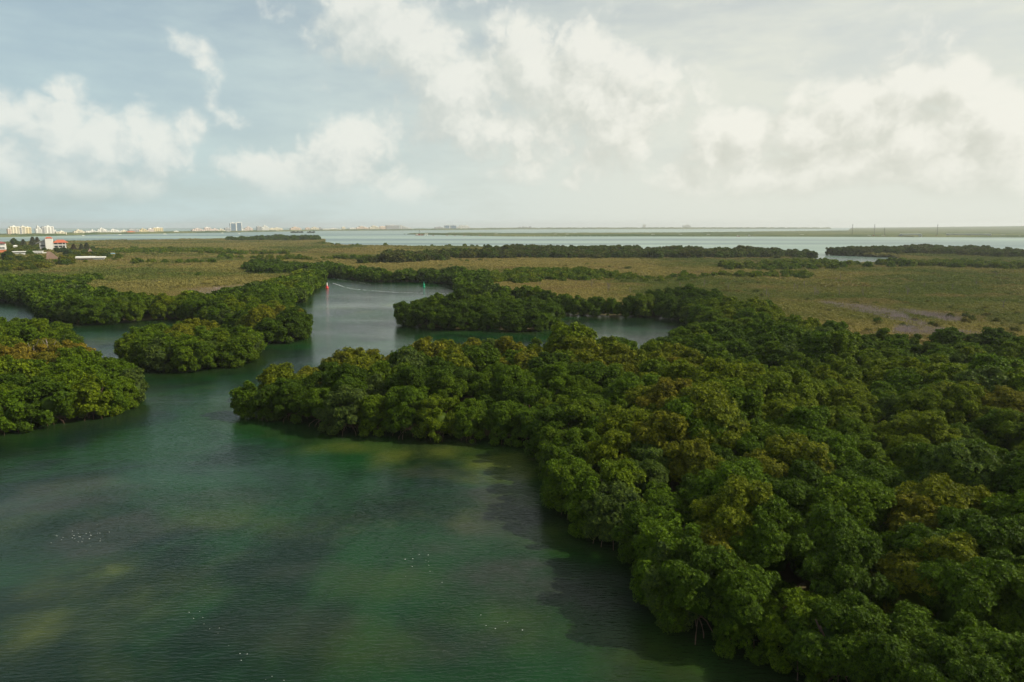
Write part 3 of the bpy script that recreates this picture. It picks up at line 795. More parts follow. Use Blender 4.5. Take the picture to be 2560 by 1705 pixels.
# ------------------------------------------------------------------ instancing by geometry nodes
def gn_scatter(name, meshes, P, S, RZ, VAR, TINT, label):
    """one object: every point takes mesh VAR, scale S, turn RZ and a tint"""
    me = bpy.data.meshes.new(name); me.vertices.add(len(P)); me.vertices.foreach_set('co', np.asarray(P, np.float32).ravel()); me.update()
    for nm, typ, a in (('scl', 'FLOAT', S), ('turn', 'FLOAT', RZ), ('tint', 'FLOAT_VECTOR', TINT)):
        at_ = me.attributes.new(nm, typ, 'POINT'); at_.data.foreach_set('vector' if typ == 'FLOAT_VECTOR' else 'value', np.asarray(a, np.float32).ravel())
    at_ = me.attributes.new('var', 'INT', 'POINT'); at_.data.foreach_set('value', np.asarray(VAR, np.int32))
    o = obj(name, me); tr = bpy.data.node_groups.new(name, 'GeometryNodeTree')
    tr.interface.new_socket('Geometry', in_out='INPUT', socket_type='NodeSocketGeometry'); tr.interface.new_socket('Geometry', in_out='OUTPUT', socket_type='NodeSocketGeometry')
    n = tr.nodes; l = tr.links; gi = n.new('NodeGroupInput'); go = n.new('NodeGroupOutput'); jn = n.new('GeometryNodeJoinGeometry')
    def named(a, ty):
        q = n.new('GeometryNodeInputNamedAttribute'); q.data_type = ty; q.inputs['Name'].default_value = a; return q.outputs['Attribute']
    va = named('var', 'INT'); sc_ = named('scl', 'FLOAT'); tu = named('turn', 'FLOAT')
    cx = n.new('ShaderNodeCombineXYZ'); l.new(tu, cx.inputs[2])
    for i, m_ in enumerate(meshes):
        so = bpy.data.objects.new(m_.name + '_source', m_)
        oi = n.new('GeometryNodeObjectInfo'); oi.inputs['Object'].default_value = so; oi.inputs['As Instance'].default_value = True
        cp = n.new('FunctionNodeCompare'); cp.data_type = 'INT'; cp.operation = 'EQUAL'; l.new(va, cp.inputs[2]); cp.inputs[3].default_value = i
        ip = n.new('GeometryNodeInstanceOnPoints')
        l.new(gi.outputs[0], ip.inputs['Points']); l.new(cp.outputs[0], ip.inputs['Selection']); l.new(oi.outputs['Geometry'], ip.inputs['Instance'])
        l.new(cx.outputs[0], ip.inputs['Rotation']); l.new(sc_, ip.inputs['Scale']); l.new(ip.outputs[0], jn.inputs[0])
    l.new(jn.outputs[0], go.inputs[0])
    md = o.modifiers.new('scatter', 'NODES'); md.node_group = tr
    tag(o, label, None, None, 'stuff')
    return o


vr = np.random.default_rng(77)
SP, SS, SR, SV = [], [], [], []
for key, base, cnt in (('A', 0, 3), ('B', 3, 3), ('C', 6, 2)):
    q = pts[key]; n_ = len(q)
    SP.append(q); SS.append(vr.uniform(.8, 1.25, n_)); SR.append(vr.random(n_) * 6.28); SV.append(base + vr.integers(0, cnt, n_))
SP = np.concatenate(SP); SS = np.concatenate(SS); SR = np.concatenate(SR); SV = np.concatenate(SV)
print('SCRUB', len(SP))
SS = SS * (.8 + .6 * fbm(SP[:, 0], SP[:, 1], .03, 3))
gn_scatter('mangrove_scrub', SCR_A + SCR_B + SCR_C, np.column_stack([SP, np.full(len(SP), .3)]), SS, SR, SV, scrub_tint(SP[:, 0], SP[:, 1]),
           'low tan and green dwarf mangrove scrub covering the flat')

# 300 largest trees in view as things, the rest of the wood as one object
for q in trees:
    q['px'], q['py'] = screen(q['x'], q['y'])
    q['vis'] = -30 < q['px'] < 2590 and q['py'] < 1740
    q['size'] = q['s'] / q['d']
near = sorted([q for q in trees if q['vis']], key=lambda q: -q['size'])[:297]
ids = set(id(q) for q in near)
rest = [q for q in trees if id(q) not in ids]
print('near limit', near[-1]['d'], 'rest', len(rest))
VAR = []; meshes = MID_IN + MID_ED + FARC + NEAR_IN + NEAR_ED
for q in rest:
    k = rr.randrange(1000)
    if q['d'] < 75: v = 11 + 6 + k % 5 if q['edge'] else 11 + k % 6
    elif q['d'] < 260: v = 4 + k % 4 if q['edge'] else k % 4
    else: v = 8 + k % 3
    VAR.append(v)
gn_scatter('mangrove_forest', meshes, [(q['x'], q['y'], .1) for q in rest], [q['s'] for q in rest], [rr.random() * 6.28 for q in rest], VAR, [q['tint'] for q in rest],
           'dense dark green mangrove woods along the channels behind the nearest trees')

# labels of the individual trees
WORDS = {'orange': 'orange-yellow', 'olive': 'olive-brown', 'yellow': 'yellow-green', 'dark': 'deep dark green', 'grey': 'grey-green', 'green': 'mid green'}
ORD = ['first', 'second', 'third', 'fourth', 'fifth', 'sixth', 'seventh', 'eighth', 'ninth', 'tenth', 'eleventh', 'twelfth', 'thirteenth', 'fourteenth', 'fifteenth', 'sixteenth', 'seventeenth', 'eighteenth', 'nineteenth', 'twentieth']
ORD += ['twenty-' + o_ for o_ in ORD[:9]] + ['thirtieth'] + ['thirty-' + o_ for o_ in ORD[:9]] + ['fortieth'] + ['forty-' + o_ for o_ in ORD[:9]] + ['fiftieth'] + ['fifty-' + o_ for o_ in ORD[:9]]


def place_of(q):
    z = q['zone']; px, py = q['px'], q['py']
    if z == 'L1': return 'on the left bank'
    if z == 'L2': return 'on the small left island'
    if z == 'R1': return 'on the mid-channel island'
    if z in ('M1', 'L4', 'R2'): return 'beyond the left channel' if px < 900 else 'behind the right pond'
    if px < 1345: return 'on the middle point'
    if py > 1330: return 'in the bottom right forest'
    if py > 1080: return 'in the near right forest'
    return 'in the right rear forest'


near.sort(key=lambda q: q['px'])
buckets = {}
for q in near:
    key = (place_of(q), q['kind'], q['edge']); buckets.setdefault(key, []).append(q)
for (pl_, kd, ed), lst in buckets.items():
    front = 'by the water' if ed else 'inland'
    for i, q in enumerate(lst):
        if len(lst) == 1: q['label'] = f'the only {WORDS[kd]} mangrove {front} {pl_}'
        elif i == 0: q['label'] = f'leftmost {WORDS[kd]} mangrove {front} {pl_}'
        elif i == len(lst) - 1: q['label'] = f'rightmost {WORDS[kd]} mangrove {front} {pl_}'
        else: q['label'] = f'{WORDS[kd]} mangrove {front} {pl_}, {ORD[i]} from the left'
        q['group'] = f'mangrove trees {pl_}'
for i, q in enumerate(near):
    e = empty('mangrove_tree', (q['x'], q['y'], 0.05), rr.random() * 6.28); e.scale = (q['s'],) * 3
    tag(e, q['label'], 'tree', q['group'])
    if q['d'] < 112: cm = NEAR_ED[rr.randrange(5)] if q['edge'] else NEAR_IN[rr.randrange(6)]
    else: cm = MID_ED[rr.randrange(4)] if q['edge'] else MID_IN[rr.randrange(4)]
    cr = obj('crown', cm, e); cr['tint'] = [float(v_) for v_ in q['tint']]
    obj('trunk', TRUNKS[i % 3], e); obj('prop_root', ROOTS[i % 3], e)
#%%REST
# ------------------------------------------------------------------ village at the left
def mpp(x, y): return (y * math.cos(R(PITCH)) + CAM_H * math.sin(R(PITCH))) / F


def site(name, px0, px1, ybase, label, cat, group=None, z=0.0, off=0.0):
    """Empty facing the camera at the foot of something; returns it with its width in metres and metres per pixel"""
    cx, cy = gp((px0 + px1) / 2, ybase); d = math.hypot(cx, cy); k_ = (d + off) / d; cx *= k_; cy *= k_
    m_ = mpp(cx, cy); e = empty(name, (cx, cy, z), -math.atan2(cx, cy) * .9)
    tag(e, label, cat, group)
    return e, (px1 - px0) * m_, m_


WHITE = mat('white_render', (.80, .78, .72), .8, .2, (.5, .08)); CREAM = mat('cream_render', (.75, .68, .52), .8, .2, (.5, .08)); PEACH = mat('peach_render', (.72, .57, .45), .8, .2, (.5, .08))
PINK = mat('pink_render', (.74, .62, .55), .8, .2, (.5, .08)); YELL = mat('yellow_render', (.72, .61, .37), .8, .2, (.5, .08)); GREYW = mat('grey_render', (.42, .42, .42), .8, .2, (.5, .08))
BLUEG = mat('blue_glass', (.10, .17, .25), .25, .6); REDT = mat('red_roof_tile', (.48, .13, .07), .8, .2, (2, .25)); REDD = mat('dark_red_roof_tile', (.25, .08, .07), .8, .2, (2, .25))
THATCH = mat('palm_thatch', (.20, .135, .10), .95, .05, (3, .35)); WIN = mat('window_glass', (.05, .06, .07), .2, .6); ORNG = mat('orange_render', (.62, .20, .09), .8, .2)
BLUER = mat('blue_sheet_roof', (.22, .40, .50), .5, .4); STEEL = mat('dark_steel', (.09, .085, .085), .6, .4); RUST = mat('rust_red_paint', (.32, .09, .06), .7, .3, (1.5, .4))
CONC = mat('pale_concrete', (.78, .74, .66), .85, .2, (1, .15)); REDP = mat('buoy_red', (.62, .035, .03), .45, .5); WHP = mat('buoy_white', (.80, .76, .70), .45, .5); GRNP = mat('buoy_green', (.01, .33, .17), .45, .5)
FOAM = mat('water_foam', (.62, .64, .60), .8, .2)


def windows_on(e, x0, x1, z0, z1, nx, y, w_=1.4, h_=1.4, sub=None):
    for i in range(nx):
        x = x0 + (x1 - x0) * (i + .5) / nx
        f_ = MB().box(x - w_ / 2, y - .06, z0, x + w_ / 2, y + .1, z1).build('window', WHITE, e)
        MB().box(x - w_ / 2 + .12, y - .10, z0 + .12, x + w_ / 2 - .12, y - .062, z1 - .12).build('pane', WIN, f_)


# three-storey villa with a stair tower, gable on the left and red hipped roof on the right
e, Wd_, m_ = site('villa', 101, 165, 631, 'white three-storey villa with square stair tower and red tiled roof', 'house', off=0)
H = 22.0 * m_; T = (631 - 596) * m_; FL = (631 - 607) * m_
x_ = lambda px: (px - 133) * m_
MB().box(x_(106), 0, 0, x_(119), 9, FL).add([(x_(106), .0, FL), (x_(119), 0, FL), (x_(119), 9, FL), (x_(106), 9, FL), (x_(118), 0, FL + 3.4), (x_(118), 9, FL + 3.4)], [(0, 1, 4), (1, 2, 5, 4), (2, 3, 5), (3, 0, 4, 5), (0, 3, 2, 1)]).build('gable_wing', GREYW, e)
MB().add([(x_(99), -1, FL - .8), (x_(119), -1, FL + 4.0), (x_(119), 10, FL + 4.0), (x_(99), 10, FL - .8), (x_(99), -1, FL - .4), (x_(119), -1, FL + 4.4), (x_(119), 10, FL + 4.4), (x_(99), 10, FL - .4)],
         [(0, 3, 2, 1), (4, 5, 6, 7), (0, 1, 5, 4), (1, 2, 6, 5), (2, 3, 7, 6), (3, 0, 4, 7)]).build('sloping_roof', GREYW, e)
tw = MB().box(x_(119), -3, 0, x_(134.5), 5, T).build('tower', WHITE, e)
MB().frustum(x_(118.5), -3.4, x_(135), 5.4, T, T + 1.6, 2.2, 2.0).build('tower_roof', REDT, tw)
MB().box(x_(134.7), .5, 0, x_(160), 10, FL).build('wall', WHITE, e)
for k, zf in enumerate((FL * .42, FL * .72)):
    MB().box(x_(134.7), -1.6, zf, x_(162), .45, zf + .9).build('balcony', WHITE, e)
for k, zf in enumerate((FL * .50, FL * .80)):
    windows_on(e, x_(136), x_(159), zf + .35, zf + 2.1, 6, .44, 2.0)
windows_on(e, x_(108), x_(117), FL * .60, FL * .82, 2, -.06, 2.6)
for px in (136, 145, 154, 161): MB().tube([(x_(px), -1.5, 0), (x_(px), -1.5, FL)], .25, 8).build('column', WHITE, e)
MB().frustum(x_(133.8), -2.2, x_(166), 12, FL, FL + 3.3, 4.5, 4.6).build('roof', REDT, e)

e, Wd_, m_ = site('house', -8, 14, 640, 'white house with dark red roof and orange lower storey at the left edge', 'house')
x_ = lambda px: (px - 3) * m_
MB().box(x_(-10), 0, 0, x_(13), 10, 16 * m_).build('wall', ORNG, e)
MB().box(x_(-10), -.4, 16 * m_, x_(14), 10, 31 * m_).build('upper_wall', WHITE, e)
MB().box(x_(-10), -2.0, 24 * m_ - 8, x_(15), -.42, 24 * m_ - 6.8).build('balcony', WHITE, e)
windows_on(e, x_(-4), x_(12), 18 * m_, 22 * m_, 3, -.44, 2.2)
MB().frustum(x_(-11), -1.6, x_(15), 11, 31 * m_, 36 * m_, 4, 4).build('roof', REDD, e)
MB().box(x_(-10), -7, 0, x_(7), -1, 5 * m_).build('porch', WHITE, e)

e, Wd_, m_ = site('long_shed', 37, 72, 643, 'long low white building with flat roof left of the villa', 'building')
MB().box(-Wd_ / 2, 0, 0, Wd_ / 2, 8, 13 * m_).build('wall', WHITE, e)
MB().box(-Wd_ / 2 - .5, -1, 13 * m_, Wd_ / 2 + .5, 8.6, 14.5 * m_).build('roof', WHITE, e)
windows_on(e, -Wd_ / 2, Wd_ / 2, 4 * m_, 7 * m_, 5, -.06, 2.2)
e, Wd_, m_ = site('flat_roofed_house', 84, 116, 641, 'flat-roofed white house in front of the villa tower', 'house')
MB().box(-Wd_ / 2, 0, 0, Wd_ * .2, 8, 12 * m_).box(Wd_ * .2 + .003, 1, 0, Wd_ / 2, 7, 9.5 * m_).build('wall', WHITE, e)
MB().box(-Wd_ / 2 - .5, -.6, 12 * m_, Wd_ * .2 + .5, 8.5, 13 * m_).build('roof', WHITE, e)
windows_on(e, -Wd_ / 2, Wd_ * .2, 6 * m_, 9 * m_, 4, -.06, 2.0)

e, Wd_, m_ = site('thatched_hut', 119, 148, 655, 'steep brown palm-thatched roof among the bushes below the villa', 'hut')
x_ = lambda px: (px - 133.5) * m_
MB().box(x_(122), 1, 0, x_(145), 8, 3).build('wall', CREAM, e)
MB().add([(x_(119), 0, 2.4), (x_(150), -1.5, .9), (x_(150), 9, .9), (x_(119), 9, 2.4), (x_(121), 3.5, 9.0), (x_(129), 3.8, 8.6)], [(0, 1, 5, 4), (1, 2, 5), (2, 3, 4, 5), (3, 0, 4), (0, 3, 2, 1)]).build('roof', THATCH, e)

e, Wd_, m_ = site('waterfront_house', 193, 259, 657, 'peach house under a wide flat white roof with white annex', 'house')
x_ = lambda px: (px - 226) * m_
MB().box(x_(197), 0, 0, x_(231), 9, 12 * m_).build('wall', PEACH, e)
MB().box(x_(192), -2, 12 * m_, x_(236), 10, 15.5 * m_).build('roof', WHITE, e)
MB().box(x_(231.2), .5, 0, x_(257), 8, 12 * m_).build('annex', WHITE, e)
MB().box(x_(236.4), -.5, 12.2 * m_, x_(260), 9, 14.5 * m_).build('annex_roof', WHITE, e)
MB().box(x_(232), -3, 0, x_(250), .4, 6 * m_).build('blue_shed', BLUER, e)
windows_on(e, x_(198), x_(230), 5 * m_, 9 * m_, 4, -.06, 2.4)
for nm, a, b_, yb, zt_ in (('thatched_roof', 197, 206, 645, 6.6), ('thatched_roof', 218, 234, 646, 8.6)):
    e2, w2, m2 = site('palapa', a, b_, yb, 'small pointed thatched shelter behind the peach house' if a < 210 else 'larger pyramid thatched shelter behind the wide white roof', 'shelter', off=14)
    for sx in (-1, 1):
        for sy in (1, 7): MB().tube([(sx * w2 * .35, sy, 0), (sx * w2 * .35, sy, zt_ * .5)], .15).build('post', BARK, e2)
    MB().frustum(-w2 / 2, 0, w2 / 2, 8, zt_ * .45, zt_, w2 / 2 - .3, 3.7).build('roof', THATCH, e2)
e, Wd_, m_ = site('boathouse', 270, 288, 643, 'small pale blue roofed boathouse right of the houses', 'boathouse')
MB().box(-Wd_ / 2 + .4, 0, 0, Wd_ / 2 - .4, 7, 6 * m_).build('wall', WHITE, e); MB().frustum(-Wd_ / 2, -.6, Wd_ / 2, 7.6, 6 * m_, 10 * m_, .8, 3.4).build('roof', BLUER, e)
e, Wd_, m_ = site('kiosk', 181, 191, 641, 'tiny white kiosk roof among trees right of the villa', 'kiosk')
MB().box(-Wd_ / 2 + .5, 0, 0, Wd_ / 2 - .5, 5, 9 * m_).build('wall', CREAM, e); MB().frustum(-Wd_ / 2, -.6, Wd_ / 2, 5.6, 9 * m_, 13 * m_, 1.5, 1.5).build('roof', WHITE, e)
e, Wd_, m_ = site('cabin', 36, 54, 627, 'two small white cabins roofs behind the trees at far left', 'cabin')
MB().box(-Wd_ / 2, 0, 0, -.5, 6, 12 * m_).build('wall', WHITE, e); MB().frustum(-Wd_ / 2 - .4, -.5, 0, 6.5, 12 * m_, 14 * m_, 1.5, 1.5).build('roof', WHITE, e)

# ------------------------------------------------------------------ garden trees round the houses
def garden_crown(seed, kind):
    r = np.random.default_rng(seed)
    if kind == 'round': return crown_mesh(seed, 4.6, 9.5, 2.0, 34, 700, 5, .95, .55, 1, lobe=(1.1, 2.0), skirt=.35)
    # feathery casuarina: tall loose cone
    m = 650; z = r.uniform(1.0, 11.5, m); q = (13.0 - z) * .40 * np.sqrt(r.random(m)); a = r.random(m) * 6.28
    pos = np.stack([q * np.cos(a), q * np.sin(a), z + q * .3], -1); nr = np.stack([np.cos(a), np.sin(a), np.full(m, .6)], -1)
    V, Fq, tone = leaves(pos, nr, 4, 1.1, .34, r)
    return mesh_np('crown', V, Fq, LEAF, {'leaf_tone': ('FACE', 'FLOAT', tone * .8)})


GR = [garden_crown(700 + i, 'round') for i in range(3)]; GC = [garden_crown(720 + i, 'casu') for i in range(3)]
TALLT = []
for i in range(2):
    m = MB(); m.tube([(0, 0, -.3), (.2, .1, 4), (0, 0, 9)], [.3, .2, .08], 7); TALLT.append(m.mesh('trunk', BARK))
GARD = [  # px, ybase, kind, scale, tint, label
    (20, 655, 0, 1.15, DARK, 'big dark round tree below the house at the left edge'), (48, 660, 0, .9, DARK, 'dark green round tree in front of the long white building'),
    (76, 646, 0, .85, GREEN, 'bright green round tree between the two flat white roofs'), (98, 658, 0, .9, GREEN, 'mid green tree left of the brown thatched roof'),
    (60, 624, 1, .9, (.06, .07, .03), 'feathery tall tree behind the long white building'), (84, 622, 1, 1.05, (.06, .07, .03), 'tall feathery tree left of the villa gable'),
    (95, 620, 1, .95, (.07, .07, .035), 'greyish feathery tree close beside the villa gable'), (40, 618, 0, .8, DARK, 'dark tree crown behind the small white cabin'),
    (112, 634, 0, .62, DARK, 'small dark tree at the foot of the villa tower'), (143, 637, 0, .78, DARK, 'dark round tree under the villa balconies'),
    (158, 640, 0, .95, (.035, .07, .02), 'large dark tree right below the villa'), (172, 646, 0, 1.0, (.035, .07, .02), 'broad dark tree between villa and peach house'),
    (165, 655, 0, .7, GREEN, 'low green tree right of the thatched roof'), (186, 637, 1, .95, (.07, .055, .03), 'brownish feathery tree right of the villa'),
    (205, 634, 1, .85, (.06, .07, .03), 'feathery green tree behind the peach house'), (218, 632, 1, .9, (.055, .065, .03), 'thin feathery tree behind the thatched shelters'),
    (195, 646, 0, .6, YEL, 'yellow-green bush left of the wide flat white roof'), (246, 637, 0, .7, DARK, 'dark tree behind the white annex'), (262, 652, 0, .85, DARK, 'dark round tree right of the white annex'),
    (275, 650, 0, .6, GREEN, 'low green tree beneath the blue boathouse roof'), (140, 663, 0, .6, GREEN, 'green bush below the thatched hut'), (215, 663, 0, .55, YEL, 'yellow-green bush in front of the peach house'),
    (10, 672, 0, .9, GREEN, 'green round tree lowest at the left edge of the village'), (35, 612, 0, .7, GREY, 'grey-green tree top by the lagoon at far left'), (232, 630, 0, .6, GREY, 'grey-green tree between shelter and lagoon')]
for i, (px, yb, kd, s, ti, lb) in enumerate(GARD):
    cx, cy = gp(px, yb); e = empty('garden_tree' if kd == 0 else 'casuarina_tree', (cx, cy, .2), i * 1.3); e.scale = (s * cy / 760,) * 3
    tag(e, lb, 'tree', 'trees round the village houses')
    c_ = obj('crown', (GR if kd == 0 else GC)[i % 3], e); c_['tint'] = [float(v) for v in ti]
    obj('trunk', TALLT[i % 2], e)

# ------------------------------------------------------------------ hotels on the far shore
FX = [p[0] for p in FAR_FRONT]; FY = [p[1] for p in FAR_FRONT]
WH, CR, PE, PI_, YE, GW, BG = WHITE, CREAM, PEACH, PINK, YELL, GREYW, BLUEG
HOT = [  # px0, px1, ytop, material, style, label
    (22, 29, 572, PE, 'slab', 'narrow red-brown block beside the first big cream hotel'), (29, 49, 566.6, CR, 'slab', 'large cream hotel block, leftmost tall one on the far shore'),
    (49.3, 56, 568, GW, 'slab', 'recessed greenish link block inside the leftmost cream hotel'), (56.3, 66, 566.3, CR, 'slab', 'pale cream middle block of the leftmost hotel group'),
    (66.3, 79, 568.3, YE, 'slab', 'yellowish right block of the leftmost hotel group'), (92, 106, 566.4, WH, 'step', 'bright white stepped hotel, left half of the white pair'),
    (106.3, 113, 568.5, GW, 'slab', 'grey recess between the two bright white hotels'), (113.3, 135, 566.4, WH, 'slab', 'bright white broad hotel, right half of the white pair'),
    (136, 142, 575, WH, 'low', 'low white wing right of the bright white hotels'), (143, 166, 578, CR, 'low', 'long low cream row behind trees right of the white pair'),
    (187, 213, 575, CR, 'step', 'stepped cream villas before the middle of the left shore'), (217, 245, 576, WH, 'low', 'long low white terrace on the left shore'),
    (246, 269, 571, WH, 'step', 'white stepped hotel with central raised block'), (272, 302, 574, WH, 'step', 'low white stepped hotel right of the raised one'),
    (303, 318, 575.3, CR, 'low', 'low cream building left of the orange one'), (319, 338, 577.6, ORNG, 'low', 'low orange building close to the water'),
    (323, 337, 573, GW, 'slab', 'grey block directly behind the low orange building'), (338.5, 349, 574, GW, 'slab', 'grey-brown block left of the yellow hotel'),
    (349.3, 371, 572.4, YE, 'step', 'yellow stepped hotel with an orange base'), (371.3, 385, 571.8, PI_, 'slab', 'pinkish grey slab between two yellow hotels'),
    (385.3, 408, 569.4, YE, 'slab', 'tallest yellow hotel at the right end of its row'), (435, 447, 577, WH, 'low', 'lone white pavilion in the gap of the skyline'),
    (450, 460, 580.3, PI_, 'low', 'small pink pier building at the waterline'), (473, 489, 579.6, WH, 'low', 'low white marina building at the waterline'),
    (482, 512, 571.4, PI_, 'step', 'long pink hotel with white roofs left of the glass towers'), (512.3, 527, 569, PI_, 'slab', 'taller pink central block of the long hotel'),
    (527.3, 546, 572, PI_, 'low', 'right wing of the long pink hotel'), (546.3, 563, 572.6, CR, 'step', 'cream stepped building left of the glass towers'),
    (563.3, 577, 570, GW, 'slab', 'blue-grey low block at the foot of the glass towers'), (567, 575, 577.5, WH, 'low', 'small white boathouse in front of the glass towers'),
    (577.3, 591, 557.9, BG, 'tower', 'blue glass tower, left and wider of the two'), (592.5, 605, 556.8, BG, 'tower', 'blue glass tower with white frame, right of the two'),
    (605.3, 612, 572, WH, 'low', 'low white block right of the glass towers'), (613, 633, 567.3, PI_, 'step', 'pinkish white stepped hotel right of the glass towers'),
    (643, 654, 566.2, GW, 'slab', 'grey-blue shaded slab left of a white hotel'), (655, 674, 564.4, WH, 'step', 'white hotel with high left part right of the grey slab'),  # grey slab: its shaded face is put in as grey render
    (674.3, 708, 569.6, CR, 'low', 'long low cream row right of the white hotel'), (727, 754, 567.6, PE, 'step', 'peach and cream stepped resort above two dark islets'),
    (764, 776, 569, PE, 'low', 'small peach block between two resorts'), (777, 799, 568, CR, 'step', 'cream stepped hotel above the right dark islet'),
    (799.3, 804, 568.6, GW, 'slab', 'thin grey block at the end of the cream hotel'), (806, 855, 571, WH, 'low', 'very long low white building near the middle of the shore'),
    (855.3, 864, 567.5, CR, 'slab', 'cream end block of the very long white building'), (874, 891, 569.6, WH, 'low', 'low white building after the wooded gap'),
    (891.3, 923, 565.7, PE, 'step', 'peach stepped hotel with a peak at its left'), (924, 950, 564.4, CR, 'step', 'cream hotel stepping up towards its middle'),
    (950.3, 965, 566, PE, 'slab', 'small peach slab left of the long blue-grey block'), (965.3, 999, 563.2, GW, 'slab', 'long blue-grey shaded hotel before the white wedge'),  # blue-grey hotel: shade on its face painted in with the grey render
    (1000, 1034, 563.4, WH, 'wedge', 'white wedge-shaped hotel sloping down to the right'), (1088, 1109, 567, GW, 'low', 'low grey block left of the two blue slabs'),
    (1111.5, 1124, 563.2, BG, 'slab', 'left of two blue slabs near the end of the skyline'), (1126.5, 1142, 563.5, BG, 'slab', 'right of two blue slabs near the end of the skyline'),
    (1142.3, 1178, 563.5, WH, 'zig', 'white ziggurat hotel at the right end of the skyline')]
hr = random.Random(4)


def building(px0, px1, ytop, M_, style, lb, d_extra=None, ybase=None):
    yb = ybase if ybase else float(np.interp((px0 + px1) / 2, FX, FY))
    front = style == 'low' and (ytop > 576.5)
    off = d_extra if d_extra is not None else (35 if front else 110)
    e, Wb, m_ = site('hotel', px0, px1, yb, lb, 'hotel' if style != 'low' else 'building', 'hotels and buildings on the far shore', z=.3, off=off)
    e.rotation_euler.z += R(24 if style != 'wedge' else 10)      # fronts turned towards the light side
    H = CAM_H + 0.0 - .3 - (ytop - 565.0) * m_
    H = max(H, 5); dp = min(22, max(10, Wb * .4))
    vol = []
    if style in ('slab', 'tower'): vol = [(-.5, .5, 1.0)]
    elif style == 'low': vol = [(-.5, -.1, .86), (-.1, .25, 1.0), (.25, .5, .8)]
    elif style == 'step': vol = [(-.5, -.25, .72), (-.25, .12, 1.0), (.12, .32, .82), (.32, .5, .66)]
    elif style == 'wedge': vol = [(-.5 + i * .125, -.375 + i * .125, 1 - i * .105) for i in range(8)]
    else: vol = [(-.5, -.42, .55), (-.42, -.3, .8), (-.3, .05, 1.0), (.05, .12, .8), (.12, .3, .98), (.3, .4, .75), (.4, .5, .5)]
    wl = MB(); rf = MB(); wn = MB()
    for j, (a, b_, hh) in enumerate(vol):
        xa, xb, hz = a * Wb, b_ * Wb - .004, H * hh; yo = (j % 2) * 1.2
        wl.box(xa, yo, 0, xb, dp - yo, hz)
        rf.box(xa + .3, yo + .3, hz, xb - .3, dp - yo - .3, hz + .6)
        if hz > 12: rf.box(xa + (xb - xa) * .35, yo + 3, hz + .6, xa + (xb - xa) * .6, yo + 8, hz + 3.4)
        nf = int(hz / 3.4); nb = max(1, int((xb - xa) / 7))
        for f_ in range(nf):
            for q in range(nb):
                w0 = xa + (xb - xa) * (q + .2) / nb; w1 = xa + (xb - xa) * (q + .8) / nb
                wn.box(w0, yo - .12, f_ * 3.4 + 1.2, w1, yo - .004, f_ * 3.4 + 2.7)
    if M_ is BG:
        wl.build('glass_wall', BG, e)
        fr = MB()
        for s_ in (-.5, .5): fr.box(s_ * Wb - 1.3, -.5, 0, s_ * Wb + 1.3, -.01, H + 1.0)
        fr.box(-.5 * Wb + 1.31, -.5, H - 1, .5 * Wb - 1.31, -.01, H + 1.0); fr.build('frame', WHITE, e)
        for f_ in range(1, int(H / 6)): MB().box(-.5 * Wb + 1.32, -.3, f_ * 6, .5 * Wb - 1.32, -.012, f_ * 6 + .7).build('floor_slab', GREYW, e)
    else:
        wl.build('wall', M_, e); o_ = wn.build('window', WIN, e); o_['kind'] = 'stuff'
    rf.build('roof', WHITE if hr.random() < .5 else M_, e)


for a, b_, yt, M_, st, lb in HOT: building(a, b_, yt, M_, st, lb)
building(1607, 1614, 561.4, WHITE, 'slab', 'small pale tower alone on the far horizon right of centre', 150, 572.7)
building(1707, 1728, 562, WHITE, 'low', 'long white building with raised middle alone on the far horizon', 150, 572.6)
for i, a in enumerate((1297, 1306, 1314, 1323)):
    building(a, a + 5.5, 566.9 - (i % 2) * .5, GREYW, 'slab', ('leftmost', 'second', 'third', 'rightmost')[i] + ' of four tiny hazy grey blocks on the horizon', 150, 573.3)

for i, (px, py, ln, lb) in enumerate([(598, 585.0, 9, 'white motor boat on the lagoon below the glass towers'), (300, 587.5, 9, 'small white boat near the left far shore'), (412, 586, 12, 'pale boat moored below the tall yellow hotel'),
                                      (208, 590, 8, 'small white boat at the left shore below stepped villas'), (556, 583.5, 10, 'white boat moored by the cream stepped building'), (735, 580.5, 9, 'white boat just left of the dark islets')]):
    e, w_, m_ = site('motor_boat', px - 2, px + 2, py, lb, 'boat', 'boats by the far shore', z=.0)
    MB().add([(-ln / 2, -1.4, 1.3), (ln / 2 - 1.5, -1.4, 1.4), (ln / 2 + .8, 0, 1.7), (ln / 2 - 1.5, 1.4, 1.4), (-ln / 2, 1.4, 1.3), (-ln / 2, -1.0, -.3), (ln / 2 - 2, -1, -.3), (ln / 2 - .6, 0, -.3), (ln / 2 - 2, 1, -.3), (-ln / 2, 1, -.3)],
             [(0, 1, 2, 3, 4), (9, 8, 7, 6, 5), (0, 5, 6, 1), (1, 6, 7, 2), (2, 7, 8, 3), (3, 8, 9, 4), (4, 9, 5, 0)]).build('hull', WHITE, e)
    MB().frustum(-ln * .3, -1.0, ln * .2, 1.0, 1.4, 3.2, .5, .2).build('cabin', WHITE, e)
for px0, px1, yb, lb in ((727, 757, 582.2, 'dark mangrove islet in the lagoon, the left and longer one'), (768, 787, 582.3, 'dark mangrove islet in the lagoon, the right and shorter one')):
    e, w_, m_ = site('mangrove_islet', px0, px1, yb, lb, 'islet', 'dark islets before the far shore')
    n_ = int(w_ / 8)
    for k in range(n_):
        c_ = obj('crown', FARC[k % 3], e, ((k + .5) * w_ / n_ - w_ / 2, (k % 3) * 3, -.3)); c_.scale = (1.5, 1.5, .9 + .3 * (k % 2)); c_['tint'] = [.02, .045, .015]; c_.rotation_euler = (0, 0, k)

